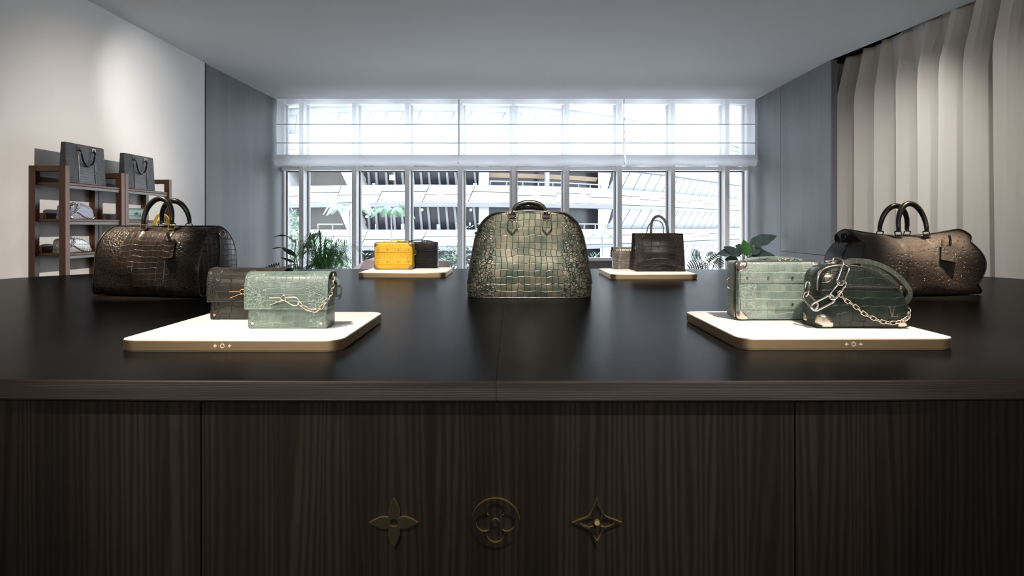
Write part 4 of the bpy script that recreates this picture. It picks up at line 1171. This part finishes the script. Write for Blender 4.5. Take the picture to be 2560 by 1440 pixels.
def monstera_plant(label, D, potx, leaves, mat):
    o = Vector(((potx - 1280) / 1700 * D, D, 0)); t = thing('monstera_plant', label, 'plant', o); pot(t, .19, .30)
    for i, (a, c, w, up) in enumerate(leaves):
        dd = .10 * math.sin(i * 1.9 + 1)
        A, C = px(*a, D + dd) - o, px(*c, D + dd) - o
        b = MB(); monstera(b, A, C, w, up); l = b.build('leaf', mat, t, 70)
        sb = MB(); stem(sb, [Vector((0, 0, .28)), Vector((A.x * .6, A.y * .5, A.z * .72 + .08)), A], .008); sb.build('stem', stem_m, l, 60)
monstera_plant('dark monstera plant at the foot of the left panelling', 8.75, 715, [((698, 661), (662, 668), .17, (.1, -.5, 1)), ((740, 662), (704, 666), .16, (.1, -.3, 1)), ((708, 672), (690, 676), .14, (0, -.6, 1)), ((742, 668), (758, 674), .12, (0, -.6, 1))], leaf_dark)
monstera_plant('monstera plant with painted silver sheen before the right window bay', 8.8, 1765, [((1750, 640), (1727, 634), .22, (0, -1, .75)), ((1770, 655), (1795, 632), .20, (0, -1, .5)), ((1752, 665), (1718, 668), .24, (0, -1, .8)), ((1790, 650), (1802, 668), .18, (0, -1, .4)), ((1776, 642), (1780, 628), .10, (0, -1, .3)), ((1764, 656), (1752, 672), .14, (.2, -1, .4))], leaf_sheen)
def rubber_plant():
    D = 8.70; o = px(1872, 672, D); o.z = 0
    t = thing('broad_leaf_plant', 'glossy broad leaf plant against the right panelling, behind the mint trunk', 'plant', o); pot(t, .19, .32)
    for i, (a, c, w, up, m) in enumerate([((1868, 640), (1858, 594), .14, (.2, -1, 0), leaf_fern), ((1876, 616), (1942, 582), .19, (-.2, -.8, .7), leaf_sheen), ((1878, 640), (1938, 634), .17, (0, -.8, .7), leaf_sheen), ((1874, 630), (1905, 618), .13, (0, -1, .4), leaf_sheen),
                                         ((1856, 632), (1790, 630), .17, (0, -.8, .9), leaf_sheen), ((1850, 640), (1808, 612), .12, (0, -.9, .6), leaf_sheen), ((1858, 622), (1838, 612), .10, (0, -1, .3), leaf_sheen), ((1846, 655), (1812, 645), .15, (0, -1, .6), leaf_sheen)]):
        A, C = px(*a, D + .05 * math.sin(i)) - o, px(*c, D + .05 * math.sin(i)) - o
        b = MB(); leaf_blade(b, A, C, w, .10, .22, 14, up, .12); l = b.build('leaf', m, t, 70)
        sb = MB(); stem(sb, [Vector((0, 0, .3)), Vector((A.x * .4, 0, A.z * .7)), A], .008); sb.build('stem', stem_m, l, 60)
rubber_plant()
def areca():
    D = 8.6; o = px(808, 672, D); o.z = 0
    t = thing('feather_palm', 'bushy green feather palm standing beside the paddle leaf plant', 'plant', o); pot(t, .19, .32)
    rnd = random.Random(4)
    for k in range(34):
        a = rnd.uniform(0, 2 * PI); sp = rnd.uniform(.05, .36); top = rnd.uniform(.80, 1.17) - sp * .35
        A = Vector((.03 * math.cos(a), .03 * math.sin(a), .3)); B = Vector((sp * math.cos(a), sp * math.sin(a) * .7, top))
        C = B + Vector((.16 * math.cos(a), .12 * math.sin(a), .02 - .18 * sp))
        P = crom([A, A.lerp(B, .5) + Vector((0, 0, .1)), B, C], 8); b = MB(); b.tube(P, .004, n=5, scale=lambda q: 1 - .7 * q)
        for i in range(8, len(P) - 1):
            T = (P[i + 1] - P[i]).normalized(); s = T.cross(Vector((math.cos(a + 1.5), math.sin(a + 1.5), .3))).normalized()
            for sd in (-1, 1):
                ln = .15 * (1 - .5 * abs(i / len(P) - .6) * 2) * rnd.uniform(.8, 1.15)
                d = (T * .75 + s * sd * .6 + Vector((0, 0, .25))).normalized()
                leaf_blade(b, P[i], P[i] + d * ln, .013, .25, .2, 4)
        b.build('frond', leaf_fern, t, 70)
areca()

# ------------------------------------------------------------------ outside: the curved building across the street
D0 = 26.0
plan = [(640, 1.07), (780, 1.03), (900, 1.008), (1040, 1.0), (1150, 1.004), (1260, 1.015), (1406, 1.05), (1535, 1.12), (1658, 1.235), (1755, 1.38), (1870, 1.60), (2000, 1.9)]
PL = resample(crom([((x - 1280) / 1700 * d * D0, d * D0, 0) for x, d in plan], 14), count=500)
LEN = [0.]
for a, b in zip(PL, PL[1:]): LEN.append(LEN[-1] + (b - a).length)
def at_s(s):
    s = max(0, min(LEN[-1] - 1e-4, s)); lo, hi = 0, len(LEN) - 1
    while hi - lo > 1:
        m = (lo + hi) // 2
        if LEN[m] <= s: lo = m
        else: hi = m
    f = (s - LEN[lo]) / (LEN[hi] - LEN[lo]); p = PL[lo].lerp(PL[hi], f); t = (PL[hi] - PL[lo]).normalized()
    return p, Vector((t.y, -t.x, 0))                        # point, outward normal (towards the camera)
def s_of(xpx):
    return min(range(len(PL)), key=lambda i: abs(PL[i].x / PL[i].y - (xpx - 1280) / 1700)) 
def S(xpx): return LEN[s_of(xpx)]
def Z(ypx): return EYE + (566 - ypx) * D0 / 1700            # heights read at the nearest point
bld = thing('curved_building', 'white curved building with dark window bands seen outside the window', 'building', (0, D0, -.6))
OFF = Vector((0, -D0, .6))
def fpiece(s0, s1, z0, z1, out0, out1, th, lean0=0, lean1=0, n=1):
    """A slab on the facade between arc lengths s0..s1; out0/out1 stand-off at bottom/top, lean shifts the top along."""
    V = []; F = []
    for i in range(n + 1):
        f = i / n
        for z, o, ln in ((z0, out0, lean0), (z1, out1, lean1)):
            p, nn = at_s(s0 + (s1 - s0) * f + ln)
            V += [p + nn * o + Vector((0, 0, z)) + OFF, p + nn * (o - th) + Vector((0, 0, z)) + OFF]
    for i in range(n):
        a = i * 4; b = a + 4
        F += [(a, b, b + 2, a + 2), (a + 1, a + 3, b + 3, b + 1), (a, a + 1, b + 1, b), (a + 2, b + 2, b + 3, a + 3)]
    F += [(0, 2, 3, 1), (n * 4, n * 4 + 1, n * 4 + 3, n * 4 + 2)]
    return V, F
def fadd(name, mat, *a, parent=None, **k):
    return MB().add(*fpiece(*a, **k)).build(name, mat, parent or bld, 30)
s_min, s_max = S(655), S(1985)
def panel_band(y0, y1, rows, seed, wpx=1.55, out=.0, lean=.28):
    """White panels in staggered rows, each one a slab with a recessed joint."""
    rnd = random.Random(seed); z1, z0 = Z(y0), Z(y1)
    back = fadd('band_backing', joint_out, s_min, s_max, z0 + .01, z1 - .01, out - .15, out - .15, .35, n=90)
    s = s_min; col = 0
    while s < s_max:
        w = wpx * (1 + .0 * col)
        jog = (.06 if col % 2 else -.06)
        hs = [z0 + (z1 - z0) * k / rows for k in range(rows + 1)]
        for k in range(rows):
            a = hs[k] + (jog if k else 0); b_ = hs[k + 1] + (jog if k < rows - 1 else 0)
            off = rnd.uniform(-.02, .02)
            fadd('panel', panel_out, s + .014, s + w - .014, a + .012, b_ - .012, out + off, out + off, .06, lean0=lean * (a - z0) / (z1 - z0), lean1=lean * (b_ - z0) / (z1 - z0), parent=back)
        s += w; col += 1
panel_band(186, 258, 2, 1, 2.6)
panel_band(325, 398, 2, 2, 2.1)
panel_band(461, 505, 2, 3, 1.75)
panel_band(575, 615, 2, 4, 2.3)
# soffits under the bands and slab floors of the recesses
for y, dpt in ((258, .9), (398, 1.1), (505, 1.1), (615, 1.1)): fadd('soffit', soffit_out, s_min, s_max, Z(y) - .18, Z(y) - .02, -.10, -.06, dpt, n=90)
# dark glazing of the window storeys, recessed
XLV = 1545
for (y0, y1) in ((398, 461), (505, 575)):
    e = fadd('glazing', darkglass, S(893), S(1208), Z(y1), Z(y0), -.85, -.62, .10, n=40)
    x = 904.
    while x < 1190:
        s = S(x); fadd('glazing_bar', bar_out, s - .045, s + .045, Z(y1), Z(y0) - .05, -.74, -.52, .10, lean0=-.04 * (1050 - x) / 140 + .03, lean1=.04 * (1050 - x) / 140 - .03, parent=e); x += 23.6
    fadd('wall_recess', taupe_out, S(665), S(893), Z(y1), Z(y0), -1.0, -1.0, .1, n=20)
    fadd('glazing', darkglass, S(1208), S(XLV), Z(y1), Z(y0), -1.05, -1.05, .10, n=30)  # in the upper storey this dark sheet stands for the shaded open balcony
    fadd('pier', panel_out, S(852), S(884), Z(y1), Z(y0), -.10, -.10, .9, lean0=.25, lean1=-.25)
    fadd('pier', panel_out, S(1199), S(1226), Z(y1), Z(y0), -.45, -.45, .5)
    fadd('pier', panel_out, S(700), S(716), Z(y1), Z(y0), -.10, -.10, .9, lean0=.15, lean1=-.15)
fadd('timber_ceiling', plain('far_timber', (.30, .22, .15), .7), S(1228), S(1535), Z(438), Z(426), -.98, -.90, .05, n=12)
p, nn = at_s(S(1382)); MB().tube([p - nn * .55 + OFF + Vector((0, 0, Z(461))), p - nn * .55 + OFF + Vector((0, 0, Z(418)))], .11, n=12).build('column', panel_out, bld)
# balcony railings
for (x0, x1, yr, yb) in ((1228, 1535, 452, 461), (1440, 1535, 561, 574), (782, 850, 562, 575)):
    rl = fadd('railing', bar_out, S(x0), S(x1), Z(yr), Z(yr) + .045, -.25, -.25, .05, n=16)
    s = S(x0)
    while s < S(x1):
        fadd('rail_post', bar_out, s, s + .04, Z(yb), Z(yr), -.26, -.26, .04, parent=rl); s += .34 * 2
# louvred storeys on the right
for (y0, y1, xs) in ((268, 325, 740), (398, 472, XLV), (508, 574, XLV), (618, 690, 1556)):
    s = S(xs)
    if y0 == 268:
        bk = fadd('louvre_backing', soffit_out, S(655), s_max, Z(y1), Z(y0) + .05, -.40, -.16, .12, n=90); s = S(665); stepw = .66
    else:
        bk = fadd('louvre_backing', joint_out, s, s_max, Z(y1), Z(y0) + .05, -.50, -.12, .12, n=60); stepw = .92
    while s < s_max - 1:
        fadd('louvre_blade', louvre_out, s + .03, s + stepw - .03, Z(y1) + .03, Z(y0) - .02, -.42, -.06, .06, lean0=-.22, lean1=.22, parent=bk); s += stepw
    fadd('eave', soffit_out, S(XLV if y0 > 300 else 655), s_max, Z(y0) - .14, Z(y0) + .03, .06, .06, .5, n=60)
# ground storey
fadd('glazing', darkglass, s_min, S(1556), Z(690), Z(618), -1.2, -1.2, .1, n=40)
fadd('pier', panel_out, S(866), S(884), Z(690), Z(618), -.2, -.2, .6, lean0=.18, lean1=-.18)
# small lights, the lit sign and things standing on the far sills
for (x, y) in ((941, 525), (1049, 524), (1179, 524), (907, 541)):
    p, nn = at_s(S(x)); MB().sphere(p - nn * .45 + OFF + Vector((0, 0, Z(y))), .05, 8).build('lamp', lamp_m, bld)
p, nn = at_s(S(974)); MB().box(p - nn * .35 + OFF + Vector((0, 0, Z(442))), (.19, .05, .20)).build('lit_sign', sign_m, bld)
for (x, y, w, h) in ((1000, 566, .13, .24), (1096, 566, .13, .20), (930, 566, .05, .22), (929, 458, .11, .11), (1187, 458, .16, .11)):
    p, nn = at_s(S(x)); MB().box(p - nn * .38 + OFF + Vector((0, 0, Z(y) - .02)), (w, .10, h)).build('sill_box', bar_out, bld)

gr = MB().box((0, 40, -.65), (160, 59, .1)).build('ground', ground_out); struct(gr)

# ------------------------------------------------------------------ outside planting
def out_palm(label, xc, ytop, D, sc, mat, seed, nfr=11, foot=-.6):
    o = px(xc, ytop, D); h = o.z - foot; o.z = foot
    t = thing('palm_tree', label, 'palm tree', o); rnd = random.Random(seed)
    MB().tube([(0, 0, 0), (.02, 0, h * .5), (0, 0, h)], .035 * sc, n=8, scale=lambda q: 1.2 - .4 * q).build('trunk', bar_out, t)
    for k in range(nfr):
        a = 2 * PI * k / nfr + rnd.uniform(-.2, .2); L = sc * rnd.uniform(.85, 1.1); up = rnd.uniform(.15, .6)
        c = Vector((math.cos(a), math.sin(a), 0)); b = MB()
        P = crom([Vector((0, 0, h)), Vector((0, 0, h)) + c * L * .35 + Vector((0, 0, up * L * .55)), Vector((0, 0, h)) + c * L * .75 + Vector((0, 0, up * L * .35)), Vector((0, 0, h)) + c * L + Vector((0, 0, -.35 * L + up * .1))], 7)
        b.tube(P, .010 * sc, n=5, scale=lambda q: 1 - .7 * q)
        for i in range(3, len(P) - 1):
            T = (P[i + 1] - P[i]).normalized(); s = T.cross(Vector((0, 0, 1))).normalized()
            for sd in (-1, 1):
                d = (T * .8 + s * sd * .7 - Vector((0, 0, .35))).normalized(); leaf_blade(b, P[i], P[i] + d * sc * .40 * math.sin(PI * (i / len(P)) ** .8 + .1), .045 * sc, .3, .2, 4)
        b.build('frond', mat, t, 70)
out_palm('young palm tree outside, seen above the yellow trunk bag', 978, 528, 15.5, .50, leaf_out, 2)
out_palm('pale palm tree outside, partly behind the second window mullion', 874, 520, 15.0, .52, leaf_hazed, 5)
out_palm('drooping palm tree outside, seen right of the green dome bag', 1505, 585, 14.5, .46, leaf_hazed, 8, 9)
def bush(label, x, D, w, ztop, mat, seed, n=500, size=.10, zbot=-.6):
    o = px(x, 600, D); o.z = zbot; t = thing('shrub', label, 'shrub', o, 0, 'shrubs growing outside the window'); rnd = random.Random(seed); b = MB(); h = ztop - zbot
    for k in range(n):
        u = Vector((rnd.gauss(0, .42), rnd.gauss(0, .35), rnd.betavariate(1.6, 1.5)))
        wd = math.sin(PI * min(1, .12 + .8 * u.z)) ** .6
        p = Vector((u.x * w / 2 * wd * 1.3, u.y * w / 2 * wd, u.z * h)); d = Vector((rnd.uniform(-1, 1), rnd.uniform(-1, 1), rnd.uniform(-.3, .9))).normalized()
        leaf_blade(b, p, p + d * size * rnd.uniform(.6, 1.2), size * .38, .1, .2, 3)
    b.build('foliage', mat, t, 80)
    MB().tube([(0, 0, 0), (.03, 0, h * .4), (0, .02, h * .75)], .02, n=6).build('stem', stem_m, t)
bush('pale leafy shrub outside the leftmost window bay', 728, 14.4, 1.0, 1.62, leaf_hazed, 1, 900, .13)
bush('pale shrub outside behind the feather palm', 815, 12.2, 1.0, 1.02, leaf_hazed, 2, 700, .12)
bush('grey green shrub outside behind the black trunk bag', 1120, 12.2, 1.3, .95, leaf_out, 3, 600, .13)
bush('thin pale shrub outside left of the green dome bag', 1160, 14.0, 1.0, 1.35, leaf_hazed, 4, 220, .10)
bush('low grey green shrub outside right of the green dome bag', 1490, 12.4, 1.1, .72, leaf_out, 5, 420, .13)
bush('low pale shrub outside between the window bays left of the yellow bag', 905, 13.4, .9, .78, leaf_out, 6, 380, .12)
